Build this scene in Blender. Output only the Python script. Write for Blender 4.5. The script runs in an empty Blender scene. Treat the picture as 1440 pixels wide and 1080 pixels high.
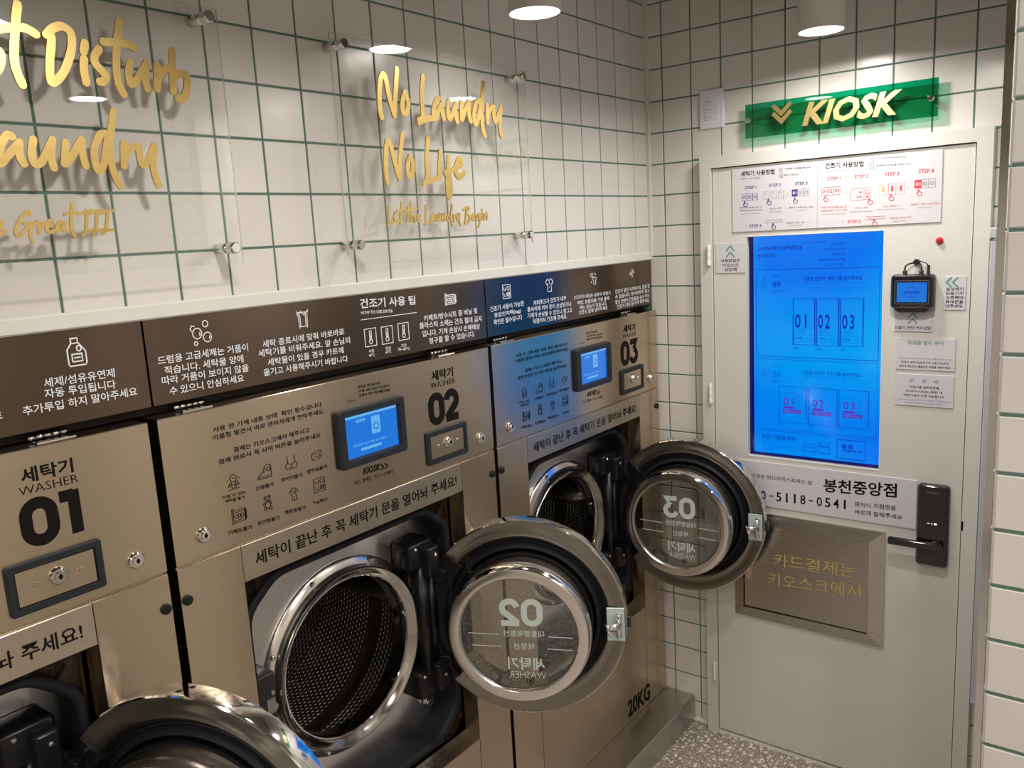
import bpy, math, random
from mathutils import Vector, Matrix
random.seed(7)
scn = bpy.context.scene
COL = scn.collection
PI = math.pi

# ------------------------------------------------------------------ camera
cam_d = bpy.data.cameras.new('camera'); cam = bpy.data.objects.new('camera', cam_d); COL.objects.link(cam)
cam_d.sensor_fit = 'HORIZONTAL'; cam_d.sensor_width = 36.0; cam_d.lens = 29.19829
cam_d.clip_start = 0.02
cam.matrix_world = Matrix(((0.7960311, -0.0620082, 0.6020709, 1.3663546), (0.6026672, 0.1731039, -0.7789912, -2.5881153), (-0.0559170, 0.9829497, 0.1751664, 1.7961638), (0.0000000, 0.0000000, 0.0000000, 1.0000000)))
scn.camera = cam

# ------------------------------------------------------------------ world, exposure, lights
scn.view_settings.view_transform = 'Standard'; scn.view_settings.look = 'None'
scn.view_settings.gamma = 1.0; scn.view_settings.use_curve_mapping = False
scn.view_settings.exposure = -0.22
wd = bpy.data.worlds.new('world'); scn.world = wd; wd.use_nodes = True
wd.node_tree.nodes['Background'].inputs[0].default_value = (1.0, 0.95, 0.88, 1); wd.node_tree.nodes['Background'].inputs[1].default_value = 0.15
scn.cycles.max_bounces = 8; scn.cycles.transparent_max_bounces = 12
LAMP_Z = 2.27
LAMPS = [(0.267, -1.01), (0.656, -0.285), (0.93, -0.76), (1.29, -1.265), (0.60, -1.82), (1.60, -2.45), (0.60, -3.2), (2.3, -1.6), (1.45, -3.7), (2.4, -3.2), (1.62, -.28)]  # downlights from mid-room on, niche included, are added as unseen fill
POWER = [6, 22, 33, 4, 23, 24, 26, 66, 34, 58, 10]
def spot(x, y, w):
    l = bpy.data.lights.new('downlight_lamp', 'AREA'); l.shape = 'DISK'; l.size = .100; l.energy = w*.29; l.color = (1.0, 0.945, 0.88)
    l.spread = math.radians(166)
    o = bpy.data.objects.new('downlight_lamp', l); COL.objects.link(o); o.location = (x, y, LAMP_Z + .0015)
    return o
SPOTS = [spot(x, y, w) for (x, y), w in zip(LAMPS, POWER)]

# ------------------------------------------------------------------ materials
MATS = {}
def new_mat(n):
    m = bpy.data.materials.new(n); m.use_nodes = True; MATS[n] = m
    return m, m.node_tree.nodes, m.node_tree.links, m.node_tree.nodes['Principled BSDF']
def mat(n, c, rough=.5, metal=0., coat=0., emit=None, es=1., spec=None, alpha=None):
    m, N, L, b = new_mat(n)
    b.inputs['Base Color'].default_value = (*c, 1); b.inputs['Roughness'].default_value = rough; b.inputs['Metallic'].default_value = metal
    if coat: b.inputs['Coat Weight'].default_value = coat; b.inputs['Coat Roughness'].default_value = .05
    if emit: b.inputs['Emission Color'].default_value = (*emit, 1); b.inputs['Emission Strength'].default_value = es
    if spec is not None: b.inputs['Specular IOR Level'].default_value = spec
    return m
def brushed(n, c, rough, scale, strength, cv=.12, axis_scale=(60, 1.5, 60), rv=.08, an=0., ar_=.25, wave=.25):
    m, N, L, b = new_mat(n); b.inputs['Metallic'].default_value = 1.0
    if an:
        tg = N.new('ShaderNodeTangent'); tg.direction_type = 'RADIAL'; tg.axis = 'Z'; L.new(tg.outputs[0], b.inputs['Tangent'])
        b.inputs['Anisotropic'].default_value = an; b.inputs['Anisotropic Rotation'].default_value = ar_
    tc = N.new('ShaderNodeTexCoord'); mp = N.new('ShaderNodeMapping'); L.new(tc.outputs['Object'], mp.inputs[0])
    mp.inputs['Scale'].default_value = axis_scale
    nz = N.new('ShaderNodeTexNoise'); nz.inputs['Scale'].default_value = scale; nz.inputs['Detail'].default_value = 6; nz.inputs['Roughness'].default_value = .7
    L.new(mp.outputs[0], nz.inputs['Vector'])
    cr = N.new('ShaderNodeMix'); cr.data_type = 'RGBA'
    cr.inputs['A'].default_value = (*[x*(1-cv) for x in c], 1); cr.inputs['B'].default_value = (*[min(1, x*(1+cv)) for x in c], 1)
    L.new(nz.outputs['Fac'], cr.inputs['Factor']); L.new(cr.outputs['Result'], b.inputs['Base Color'])
    mr = N.new('ShaderNodeMapRange'); mr.inputs[3].default_value = rough-rv/2; mr.inputs[4].default_value = rough+rv/2
    L.new(nz.outputs['Fac'], mr.inputs[0]); L.new(mr.outputs[0], b.inputs['Roughness'])
    bp = N.new('ShaderNodeBump'); bp.inputs['Strength'].default_value = strength; bp.inputs['Distance'].default_value = .0006
    # fine brush marks plus a slow waviness of the sheet
    n2 = N.new('ShaderNodeTexNoise'); n2.inputs['Scale'].default_value = 3.5; n2.inputs['Detail'].default_value = 1; L.new(tc.outputs['Object'], n2.inputs['Vector'])
    b2 = N.new('ShaderNodeBump'); b2.inputs['Strength'].default_value = wave; b2.inputs['Distance'].default_value = .006
    L.new(n2.outputs['Fac'], b2.inputs['Height']); L.new(nz.outputs['Fac'], bp.inputs['Height']); L.new(b2.outputs[0], bp.inputs['Normal'])
    L.new(bp.outputs[0], b.inputs['Normal'])
    return m
def tile_mat():
    m, N, L, b = new_mat('glazed_tile')
    oi = N.new('ShaderNodeObjectInfo'); cr = N.new('ShaderNodeMix'); cr.data_type = 'RGBA'
    cr.inputs['A'].default_value = (.63, .605, .57, 1); cr.inputs['B'].default_value = (.68, .655, .62, 1)
    L.new(oi.outputs['Random'], cr.inputs['Factor']); L.new(cr.outputs['Result'], b.inputs['Base Color'])
    b.inputs['Roughness'].default_value = .22
    tc = N.new('ShaderNodeTexCoord'); nz = N.new('ShaderNodeTexNoise'); nz.inputs['Scale'].default_value = 9; nz.inputs['Detail'].default_value = 2
    L.new(tc.outputs['Object'], nz.inputs['Vector']); bp = N.new('ShaderNodeBump'); bp.inputs['Strength'].default_value = .25; bp.inputs['Distance'].default_value = .004
    L.new(nz.outputs['Fac'], bp.inputs['Height']); L.new(bp.outputs[0], b.inputs['Normal'])
    return m
def terrazzo():
    m, N, L, b = new_mat('terrazzo'); tc = N.new('ShaderNodeTexCoord')
    base = N.new('ShaderNodeTexNoise'); base.inputs['Scale'].default_value = 30; L.new(tc.outputs['Object'], base.inputs['Vector'])
    c0 = N.new('ShaderNodeMix'); c0.data_type = 'RGBA'; c0.inputs['A'].default_value = (.20, .165, .145, 1); c0.inputs['B'].default_value = (.27, .225, .20, 1)
    L.new(base.outputs['Fac'], c0.inputs['Factor']); prev = c0.outputs['Result']
    for sc, th, col, sd in ((52, .50, (.72, .68, .62, 1), 0), (105, .36, (.62, .57, .52, 1), 3.3), (200, .28, (.5, .46, .42, 1), 7.1), (120, .16, (.09, .07, .06, 1), 11.)):
        mp = N.new('ShaderNodeMapping'); mp.inputs['Location'].default_value = (sd, sd*.7, 0); L.new(tc.outputs['Object'], mp.inputs[0])
        v = N.new('ShaderNodeTexVoronoi'); v.feature = 'F1'; v.voronoi_dimensions = '2D'; v.distance = 'MANHATTAN' if sd == 0 else 'EUCLIDEAN'; v.inputs['Scale'].default_value = sc
        L.new(mp.outputs[0], v.inputs['Vector'])
        # chip only in part of the cells, its size from the cell's own colour
        sp = N.new('ShaderNodeSeparateColor'); L.new(v.outputs['Color'], sp.inputs[0])
        mul = N.new('ShaderNodeMath'); mul.operation = 'MULTIPLY'; mul.inputs[1].default_value = th; L.new(sp.outputs[0], mul.inputs[0])
        lt = N.new('ShaderNodeMath'); lt.operation = 'LESS_THAN'; L.new(v.outputs['Distance'], lt.inputs[0]); L.new(mul.outputs[0], lt.inputs[1])
        mx = N.new('ShaderNodeMix'); mx.data_type = 'RGBA'; L.new(lt.outputs[0], mx.inputs['Factor']); L.new(prev, mx.inputs['A']); mx.inputs['B'].default_value = col
        prev = mx.outputs['Result']
    L.new(prev, b.inputs['Base Color']); b.inputs['Roughness'].default_value = .32
    return m
def perforated():
    m, N, L, b = new_mat('perforated_steel')
    tc = N.new('ShaderNodeTexCoord'); prev = None
    b.inputs['Metallic'].default_value = 1.; b.inputs['Roughness'].default_value = .42
    # hexagonal grid of holes: two square-ish grids shifted by half a step
    outs = []
    for off in (0., .5):
        mp = N.new('ShaderNodeMapping'); mp.inputs['Location'].default_value = (off, off, 0); L.new(tc.outputs['UV'], mp.inputs[0])
        fr = N.new('ShaderNodeVectorMath'); fr.operation = 'FRACTION'; L.new(mp.outputs[0], fr.inputs[0])
        sb = N.new('ShaderNodeVectorMath'); sb.operation = 'SUBTRACT'; sb.inputs[1].default_value = (.5, .5, 0); L.new(fr.outputs[0], sb.inputs[0])
        ml = N.new('ShaderNodeVectorMath'); ml.operation = 'MULTIPLY'; ml.inputs[1].default_value = (1.732, 1, 0); L.new(sb.outputs[0], ml.inputs[0])
        ln = N.new('ShaderNodeVectorMath'); ln.operation = 'LENGTH'; L.new(ml.outputs[0], ln.inputs[0]); outs.append(ln.outputs['Value'])
    mn = N.new('ShaderNodeMath'); mn.operation = 'MINIMUM'; L.new(outs[0], mn.inputs[0]); L.new(outs[1], mn.inputs[1])
    mr = N.new('ShaderNodeMapRange'); mr.inputs[1].default_value = .27; mr.inputs[2].default_value = .33; L.new(mn.outputs[0], mr.inputs[0])
    mx = N.new('ShaderNodeMix'); mx.data_type = 'RGBA'; mx.inputs['A'].default_value = (.006, .005, .005, 1); mx.inputs['B'].default_value = (.34, .31, .27, 1)
    L.new(mr.outputs[0], mx.inputs['Factor']); L.new(mx.outputs['Result'], b.inputs['Base Color'])
    mr2 = N.new('ShaderNodeMapRange'); mr2.inputs[1].default_value = .25; mr2.inputs[2].default_value = .48; L.new(mn.outputs[0], mr2.inputs[0])
    bp = N.new('ShaderNodeBump'); bp.inputs['Strength'].default_value = 1.; bp.inputs['Distance'].default_value = .004; L.new(mr2.outputs[0], bp.inputs['Height']); L.new(bp.outputs[0], b.inputs['Normal'])
    return m
def clear(n, tint, refl=1.0, solid=0.):
    m, N, L, b = new_mat(n); N.remove(b); out = N['Material Output']
    tr = N.new('ShaderNodeBsdfTransparent'); tr.inputs[0].default_value = (*tint, 1)
    gl = N.new('ShaderNodeBsdfGlossy'); gl.inputs['Roughness'].default_value = .01; gl.inputs[0].default_value = (refl, refl, refl, 1)
    lw = N.new('ShaderNodeLayerWeight'); lw.inputs[0].default_value = .5       # the same from both sides of the sheet
    pw = N.new('ShaderNodeMath'); pw.operation = 'POWER'; pw.inputs[1].default_value = 5; L.new(lw.outputs['Facing'], pw.inputs[0])
    fr = N.new('ShaderNodeMath'); fr.operation = 'MULTIPLY_ADD'; fr.inputs[1].default_value = .92; fr.inputs[2].default_value = .07; L.new(pw.outputs[0], fr.inputs[0])
    mx = N.new('ShaderNodeMixShader'); L.new(fr.outputs[0], mx.inputs[0]); L.new(tr.outputs[0], mx.inputs[1]); L.new(gl.outputs[0], mx.inputs[2])
    last = mx
    if solid:
        df = N.new('ShaderNodeBsdfDiffuse'); df.inputs[0].default_value = (.75, .78, .76, 1)
        m2 = N.new('ShaderNodeMixShader'); m2.inputs[0].default_value = solid; L.new(mx.outputs[0], m2.inputs[1]); L.new(df.outputs[0], m2.inputs[2]); last = m2
    L.new(last.outputs[0], out.inputs[0])
    return m
def screen_mat():
    m, N, L, b = new_mat('kiosk_display'); tc = N.new('ShaderNodeTexCoord')
    nz = N.new('ShaderNodeTexNoise'); nz.inputs['Scale'].default_value = 2.2; nz.inputs['Detail'].default_value = 0; L.new(tc.outputs['Object'], nz.inputs['Vector'])
    mx = N.new('ShaderNodeMix'); mx.data_type = 'RGBA'; mx.inputs['A'].default_value = (0, .20, 1, 1); mx.inputs['B'].default_value = (0, .42, 1, 1)
    mr = N.new('ShaderNodeMapRange'); mr.inputs[1].default_value = .35; mr.inputs[2].default_value = .65; L.new(nz.outputs['Fac'], mr.inputs[0]); L.new(mr.outputs[0], mx.inputs['Factor'])
    b.inputs['Base Color'].default_value = (0, 0, 0, 1); b.inputs['Roughness'].default_value = .12; L.new(mx.outputs['Result'], b.inputs['Emission Color']); b.inputs['Emission Strength'].default_value = 1.0
    return m
TILE = tile_mat()
GROUT = mat('green_grout', (.10, .185, .155), .8)
GOLD = brushed('champagne_steel', (.58, .48, .355), .25, 2.2, .22, cv=.05, axis_scale=(40, 1, 40), rv=.05, an=.7)
BANNER = brushed('matte_champagne_steel', (.52, .455, .36), .34, 2.2, .12, cv=.04, axis_scale=(40, 1, 40), rv=.05, an=.5)
BROWN = brushed('bronze_mirror_steel', (.175, .13, .10), .20, 2.2, .15, cv=.06, axis_scale=(40, 1, 40), rv=.06, an=.5)
STEEL = brushed('satin_steel', (.74, .73, .73), .26, 2.0, .0, cv=.03, axis_scale=(10, 10, 10), rv=.06, wave=.5)
DOORSTEEL = brushed('door_steel', (.27, .25, .22), .30, 2.0, .12, cv=.05, axis_scale=(3, 3, 30), rv=.06)
BOXSTEEL = brushed('hatch_steel', (.46, .44, .40), .27, 2.2, .08, cv=.03, axis_scale=(1.2, 60, 60), rv=.04, an=.6, wave=.06)
PLINTH = brushed('plinth_steel', (.50, .48, .45), .34, 2.2, .25, cv=.10, axis_scale=(4, 1.5, 4), rv=.10)
CHROME = mat('chrome', (.72, .70, .68), .07, 1)
RING = mat('polished_ring_steel', (.78, .75, .71), .20, 1)
CONE = mat('mouth_cone_steel', (.40, .38, .35), .12, 1)  # darker than the ring steel: a dark reflection put into the colour
LATCHPL = mat('zinc_latch_plate', (.50, .60, .58), .35, .35)
LETTER = brushed('brass_letter', (.70, .50, .185), .36, 2.2, .15, cv=.12, axis_scale=(1.5, 1.5, 60), rv=.05)
KLETTER = brushed('brass_sign_letter', (.74, .54, .23), .42, 2.2, .25, cv=.12, axis_scale=(60, 60, 1.5), rv=.05)
BLACK = mat('black_plastic', (.012, .012, .013), .35)
GLBLACK = mat('gloss_black', (.006, .006, .007), .10, coat=.6)
CAST = mat('black_casting', (.006, .006, .007), .30, spec=.3)
RUBBER = mat('rubber', (.010, .011, .014), .55, spec=.2)
BEZEL = mat('slate_bezel', (.016, .019, .024), .50, spec=.25)
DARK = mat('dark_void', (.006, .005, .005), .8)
INK = mat('black_ink', (.008, .007, .006), .6, spec=.08)
WINK = mat('white_ink', (.70, .72, .76), .5)
GINK = mat('gold_ink', (.50, .37, .11), .6, spec=.1)
FROST = mat('frosted_vinyl', (.55, .62, .60), .5)
WHITE = mat('white_moulding', (.66, .66, .61), .45)
PAINT = mat('door_paint', (.60, .59, .555), .42)
CARD = mat('white_card', (.58, .565, .60), .45)
CARDEDGE = mat('card_edge', (.40, .39, .40), .5)
SWITCH = mat('switch_plastic', (.68, .68, .74), .35)
GREENINK = mat('green_ink', (.13, .30, .24), .5)
NAVY = mat('navy_ink', (.03, .03, .22), .5)
RED = mat('red_ink', (.55, .03, .03), .5)
GREY = mat('grey_ink', (.17, .16, .17), .5)
BLUEINK = mat('blue_ink', (.12, .22, .55), .5)
REDB = mat('red_button', (.42, .004, .004), .25, coat=.5)
CERAM = mat('cabinet_grey', (.44, .44, .47), .4)
PLASTER = mat('plaster', (.40, .36, .31), .8)
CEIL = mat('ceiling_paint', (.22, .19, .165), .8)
FARWALL = mat('far_wall', (.66, .61, .54), .6)
CAN = mat('lamp_can', (.64, .60, .56), .5)
LEMIT = mat('lamp_disc', (1, 1, 1), .5, emit=(1, .96, .90), es=9.)
ACRYL = clear('acrylic', (.965, .975, .97)); ACRYLE = clear('acrylic_edge', (.72, .76, .74), 1.0, .30)
GREENAC = clear('green_acrylic', (.0, .40, .20)); GREENEDGE = mat('green_acrylic_edge', (.0, .22, .12), .2)
GLASS = clear('door_glass', (.95, .955, .94))
KSCR = screen_mat()
SCRINK = mat('display_ink', (0, 0, 0), .2, emit=(0, .015, .50), es=1.)
SCRLINE = mat('display_line', (0, 0, 0), .2, emit=(0, .045, .62), es=1.)
SCRDIM = mat('display_dim', (0, 0, 0), .2, emit=(0, .10, .78), es=1.)
SCRPURP = mat('display_purple', (0, 0, 0), .2, emit=(.10, .03, .55), es=1.)
SCRGAP = mat('display_gap', (0, 0, .02), .2, emit=(0, 0, .09), es=1.)
MSCR = mat('small_display', (0, 0, 0), .15, emit=(.012, .20, .80), es=1.)
MSCRW = mat('small_display_white', (0, 0, 0), .15, emit=(.16, .50, .95), es=1.)
WLED = mat('white_led', (1, 1, 1), .3, emit=(1, 1, 1), es=1.5)
TERR = terrazzo(); PERF = perforated()

# ------------------------------------------------------------------ mesh builder
KP = lambda u, v, d=0.: (u, -d, v)       # kiosk wall: u to the right, v up, d out of the wall
LP = lambda u, v, d=0.: (d, u, v)        # machine wall: u along the wall, v up, d out of the wall
class MB:
    def __init__(s): s.v = []; s.f = []; s.m = []; s.sm = []; s.uv = {}; s.mi = 0; s.smooth = False
    def add(s, vs, fs, smooth=None):
        b = len(s.v); s.v += [tuple(x) for x in vs]
        for f in fs: s.f.append(tuple(i+b for i in f)); s.m.append(s.mi); s.sm.append(s.smooth if smooth is None else smooth)
        return s
    def box(s, a, b, P=None, c=0.):
        """box from corner a to corner b in the plane frame P, edges chamfered by c"""
        x0, x1 = sorted((a[0], b[0])); y0, y1 = sorted((a[1], b[1])); z0, z1 = sorted((a[2], b[2]))
        c = min(c, (x1-x0)/2.01, (y1-y0)/2.01, (z1-z0)/2.01)
        if c <= 0:
            vs = [(x, y, z) for z in (z0, z1) for y in (y0, y1) for x in (x0, x1)]
            fs = [(0, 2, 3, 1), (4, 5, 7, 6), (0, 1, 5, 4), (2, 6, 7, 3), (0, 4, 6, 2), (1, 3, 7, 5)]
        else:
            def rect(z, i): return [(x0+i, y0+i, z), (x1-i, y0+i, z), (x1-i, y1-i, z), (x0+i, y1-i, z)]
            vs = rect(z0, c)+rect(z0+c, 0)+rect(z1-c, 0)+rect(z1, c); fs = [(3, 2, 1, 0), (12, 13, 14, 15)]
            for k in range(3):
                for i in range(4): j = (i+1) % 4; fs.append((4*k+i, 4*k+j, 4*k+4+j, 4*k+4+i))
        if P: vs = [P(*v) for v in vs]
        return s.add(vs, fs, False)
    def prism(s, poly, d0, d1, P, smooth=False):
        n = len(poly); vs = [P(u, v, d0) for u, v in poly]+[P(u, v, d1) for u, v in poly]
        s.add(vs, [tuple(range(n-1, -1, -1)), tuple(range(n, 2*n))], False)
        b = len(s.v)-2*n
        for i in range(n):
            j = (i+1) % n; s.f.append((b+i, b+j, b+n+j, b+n+i)); s.m.append(s.mi); s.sm.append(smooth)
        return s
    def loft(s, loops, closed=True, smooth=False, cap=False):
        n = len(loops[0]); vs = [p for l in loops for p in l]; fs = []
        for k in range(len(loops)-1):
            for i in range(n if closed else n-1):
                j = (i+1) % n; fs.append((k*n+i, k*n+j, (k+1)*n+j, (k+1)*n+i))
        if cap: fs += [tuple(range(n-1, -1, -1)), tuple((len(loops)-1)*n+i for i in range(n))]
        return s.add(vs, fs, smooth)
    def lathe(s, prof, c, P, seg=48, smooth=True, a0=0, a1=2*PI):
        """prof: (radius, d) pairs around the point c=(u,v) of plane P"""
        full = abs(a1-a0-2*PI) < 1e-6; n = seg if full else seg+1; loops = []
        if smooth:      # keep corners of the profile crisp
            run = [prof[0]]
            for i in range(1, len(prof)):
                run.append(prof[i])
                if i < len(prof)-1:
                    ax, ay = prof[i][0]-prof[i-1][0], prof[i][1]-prof[i-1][1]; bx, by = prof[i+1][0]-prof[i][0], prof[i+1][1]-prof[i][1]
                    if abs(math.atan2(ax*by-ay*bx, ax*bx+ay*by)) > math.radians(38):
                        s._lathe(run, c, P, n, full, seg, a0, a1); run = [prof[i]]
            return s._lathe(run, c, P, n, full, seg, a0, a1)
        for r, d in prof: loops.append([P(c[0]+r*math.cos(a0+(a1-a0)*i/seg), c[1]+r*math.sin(a0+(a1-a0)*i/seg), d) for i in range(n)])
        return s.loft(loops, full, smooth)
    def _lathe(s, prof, c, P, n, full, seg, a0, a1):
        return s.loft([[P(c[0]+r*math.cos(a0+(a1-a0)*i/seg), c[1]+r*math.sin(a0+(a1-a0)*i/seg), d) for i in range(n)] for r, d in prof], full, True)
    def disc(s, c, r, d0, d1, P, seg=24, bev=.0):
        pts = lambda rr: [(c[0]+rr*math.cos(2*PI*i/seg), c[1]+rr*math.sin(2*PI*i/seg)) for i in range(seg)]
        if bev:
            lo = [[P(u, v, d) for u, v in pts(rr)] for rr, d in ((r, d0), (r, d1-bev), (r-bev, d1))]
            s.loft(lo, True, True); s.add(lo[2], [tuple(range(seg))], False); s.add(lo[0], [tuple(range(seg-1, -1, -1))], False)
            return s
        return s.prism(pts(r), d0, d1, P, True)
    def ring(s, c, r0, r1, d0, d1, P, seg=24):
        s.lathe([(r0, d0), (r1, d0), (r1, d1), (r0, d1), (r0, d0)], c, P, seg, False)
        return s
    def tube(s, pts, r, seg=10, smooth=True):
        pts = [Vector(p) for p in pts]; loops = []
        up = Vector((0, 0, 1))
        for i, p in enumerate(pts):
            t = (pts[min(i+1, len(pts)-1)]-pts[max(i-1, 0)]).normalized()
            a = t.cross(up)
            if a.length < .1: a = t.cross(Vector((1, 0, 0)))
            a.normalize(); b = t.cross(a); rr = r[i] if isinstance(r, (list, tuple)) else r
            loops.append([tuple(p+a*rr*math.cos(2*PI*k/seg)+b*rr*math.sin(2*PI*k/seg)) for k in range(seg)])
        return s.loft(loops, True, smooth, True)
    def stroke(s, pts, w, d0, d1, P, cap=True, curve=True, closed=False):
        """flat stroke of width w along pts in plane P, thickness d0..d1"""
        if curve and len(pts) > 2: pts = catmull(pts, 6)
        n = len(pts); L, R = [], []
        for i, p in enumerate(pts):
            if closed: q0, q1 = pts[i-1], pts[(i+1) % n]
            else: q0, q1 = pts[max(i-1, 0)], pts[min(i+1, n-1)]
            tx, ty = q1[0]-q0[0], q1[1]-q0[1]; l = math.hypot(tx, ty) or 1e-9; nx, ny = -ty/l, tx/l; h = w/2
            if (0 < i < n-1) or closed:
                ax, ay = p[0]-q0[0], p[1]-q0[1]; la = math.hypot(ax, ay) or 1e-9; co = (ax*tx+ay*ty)/(la*l); h = h/max(.6, min(1, abs(co)))
            L.append((p[0]+nx*h, p[1]+ny*h)); R.append((p[0]-nx*h, p[1]-ny*h))
        m = n if closed else n-1
        s.k = (getattr(s, 'k', 0)+4) % 11; big = (d1-d0) > .002; e0 = s.k*(9e-5 if big else 2e-5); es = 2.2e-5 if big else 6e-6
        D = [d1+e0+es*i for i in range(n)]
        vs = [P(*q, D[i]) for i, q in enumerate(L)]+[P(*q, D[i]) for i, q in enumerate(R)]+[P(*q, d0) for q in L]+[P(*q, d0) for q in R]; fs = []
        for i in range(m):
            j = (i+1) % n
            fs += [(i, n+i, n+j, j), (n+i, 3*n+i, 3*n+j, n+j), (2*n+i, i, j, 2*n+j)]
        if not closed: fs += [(0, 2*n, 3*n, n), (n-1, 2*n-1, 4*n-1, 3*n-1)]
        s.add(vs, fs, False)
        if cap and not closed:
            for q, e in ((pts[0], -1.5*es), (pts[-1], es*(n+1.5))): s.disc(q, w/2, d0, d1+e0+e, P, 12)
        return s
    def xf(s, fn): s.v = [tuple(fn(*v)) for v in s.v]; return s
    def build(s, name, mats, parent=None, loc=None, **tags):
        if not isinstance(mats, (list, tuple)): mats = [mats]
        me = bpy.data.meshes.new(name); me.from_pydata(s.v, [], s.f)
        for m in mats: me.materials.append(m)
        me.polygons.foreach_set('material_index', s.m); me.polygons.foreach_set('use_smooth', s.sm)
        if s.uv:
            ul = me.uv_layers.new(name='UVMap')
            for k, co in s.uv.items(): ul.data[k].uv = co
        me.validate(); me.update()
        o = bpy.data.objects.new(name, me); COL.objects.link(o)
        if loc: o.location = loc
        if parent: o.parent = parent
        for k, v in tags.items(): o[k] = v
        return o
def catmull(p, k):
    out = []; n = len(p)
    for i in range(n-1):
        p0, p1, p2, p3 = p[max(i-1, 0)], p[i], p[i+1], p[min(i+2, n-1)]
        for j in range(k):
            t = j/k
            out.append(tuple(.5*((2*p1[a])+(-p0[a]+p2[a])*t+(2*p0[a]-5*p1[a]+4*p2[a]-p3[a])*t*t+(-p0[a]+3*p1[a]-3*p2[a]+p3[a])*t**3) for a in (0, 1)))
    out.append(p[-1]); return out
def empty(name, loc, label=None, category=None, group=None, parent=None):
    o = bpy.data.objects.new(name, None); COL.objects.link(o); o.location = loc; o.empty_display_size = .05
    if parent: o.parent = parent
    if label: o['label'] = label; o['category'] = category
    if group: o['group'] = group
    return o
def tag(o, label, category, group=None):
    o['label'] = label; o['category'] = category
    if group: o['group'] = group
    return o
def rel(mb, org): return mb.xf(lambda x, y, z: (x-org[0], y-org[1], z-org[2]))

# ------------------------------------------------------------------ lettering
_tc = {}
_ts = bpy.data.scenes.new('lettering_bench')     # an empty scene of its own keeps turning text into meshes quick
_to = bpy.data.objects.new('lettering_curve', bpy.data.curves.new('lettering_curve', 'FONT')); _to.data.size = 1; _to.data.resolution_u = 2; _ts.collection.objects.link(_to)
def glyphs(t, bold=0., shear=0., spacing=1.):
    k = (t, bold, shear, spacing); c = _to.data
    if k not in _tc:
        c.body = t; c.shear = shear; c.space_character = spacing; c.offset = bold
        vl = _ts.view_layers[0]; vl.update(); me = bpy.data.meshes.new_from_object(_to.evaluated_get(vl.depsgraph))
        vs = [tuple(v.co[:2]) for v in me.vertices]; fs = [tuple(p.vertices) for p in me.polygons]; bpy.data.meshes.remove(me)
        if vs:
            x0 = min(v[0] for v in vs); x1 = max(v[0] for v in vs); y0 = min(v[1] for v in vs); y1 = max(v[1] for v in vs)
            vs = [((x-x0)/(x1-x0), (y-y0)/(y1-y0)) for x, y in vs]
        _tc[k] = (vs, fs)
    return _tc[k]
def text(mb, t, p0, p1, h, P, d=.0006, bold=.01, shear=0., spacing=1., th=0.):
    """lettering with its lower left corner at p0 and its lower right corner at p1, h high"""
    vs, fs = glyphs(t, bold, shear, spacing); dx, dy = p1[0]-p0[0], p1[1]-p0[1]
    W = [(p0[0]+x*dx, p0[1]+x*dy+y*h) for x, y in vs]
    # face towards +d
    mb.add([P(u, v, d) for u, v in W], fs, False)
    if th:
        n = len(W); mb.add([P(u, v, d-th) for u, v in W], [tuple(reversed(f)) for f in fs], False)
        cnt = {}
        for f in fs:
            for i in range(len(f)):
                a, b = f[i], f[(i+1) % len(f)]; cnt[(a, b)] = 1
        es = [(a, b) for (a, b) in cnt if (b, a) not in cnt]; base = len(mb.v)-2*n
        for a, b in es: mb.f.append((base+a, base+n+a, base+n+b, base+b)); mb.m.append(mb.mi); mb.sm.append(False)
    return mb
# all lines of one style are turned into meshes in one go, three units apart
def preload(style, lines):
    bold, shear, spacing = style; c = _to.data; c.body = '\n'.join(lines); c.space_line = 3; c.offset = bold; c.shear = shear; c.space_character = spacing
    vl = _ts.view_layers[0]; vl.update(); me = bpy.data.meshes.new_from_object(_to.evaluated_get(vl.depsgraph)); c.space_line = 1
    ln = [round((.3-v.co.y)/3) for v in me.vertices]; V = [[] for _ in lines]; F = [[] for _ in lines]; ix = {}
    for v, l in zip(me.vertices, ln): ix[v.index] = len(V[l]); V[l].append((v.co.x, v.co.y))
    for p in me.polygons: F[ln[p.vertices[0]]].append(tuple(ix[i] for i in p.vertices))
    bpy.data.meshes.remove(me)
    for t, vs, fs in zip(lines, V, F):
        if not vs: continue
        x0 = min(v[0] for v in vs); x1 = max(v[0] for v in vs); y0 = min(v[1] for v in vs); y1 = max(v[1] for v in vs)
        _tc[(t, bold, shear, spacing)] = ([((x-x0)/(x1-x0), (y-y0)/(y1-y0)) for x, y in vs], fs)
preload((0.01, 0.3, 1.0), ['LAUNDRY EXPRESS #'])
preload((0.01, 0.0, 1.0), ['봉천중앙점', '24시간 이용 가능 셀프빨래방', '세탁기&건조기', '사용이 끝나기 10분전', '알림문자 발송', '#헛걸음방지뷰어#', 'QR코드로 접속', '20KG 대기', '사용가능', '20KG', '25KG', '01', '02', '03', '40', '5000', '집에서 세탁기&건조기의 사용 가능한지', '편하게 확인하고 불필요한 방문을 예방하세요!', '건조기용 섬유유연제', '[드라이시트]는 매장 내', '자판기에서 구매 가능합니다', 'HIVIC', 'smartro', '카드를 넣어주세요', '20 36', '"세탁물을 넣고 문을 닫으세요"', 'WELCOME', '문을 열어 주세요', '확인 바랍니다', '대용량적정선', '적정선'])
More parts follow.
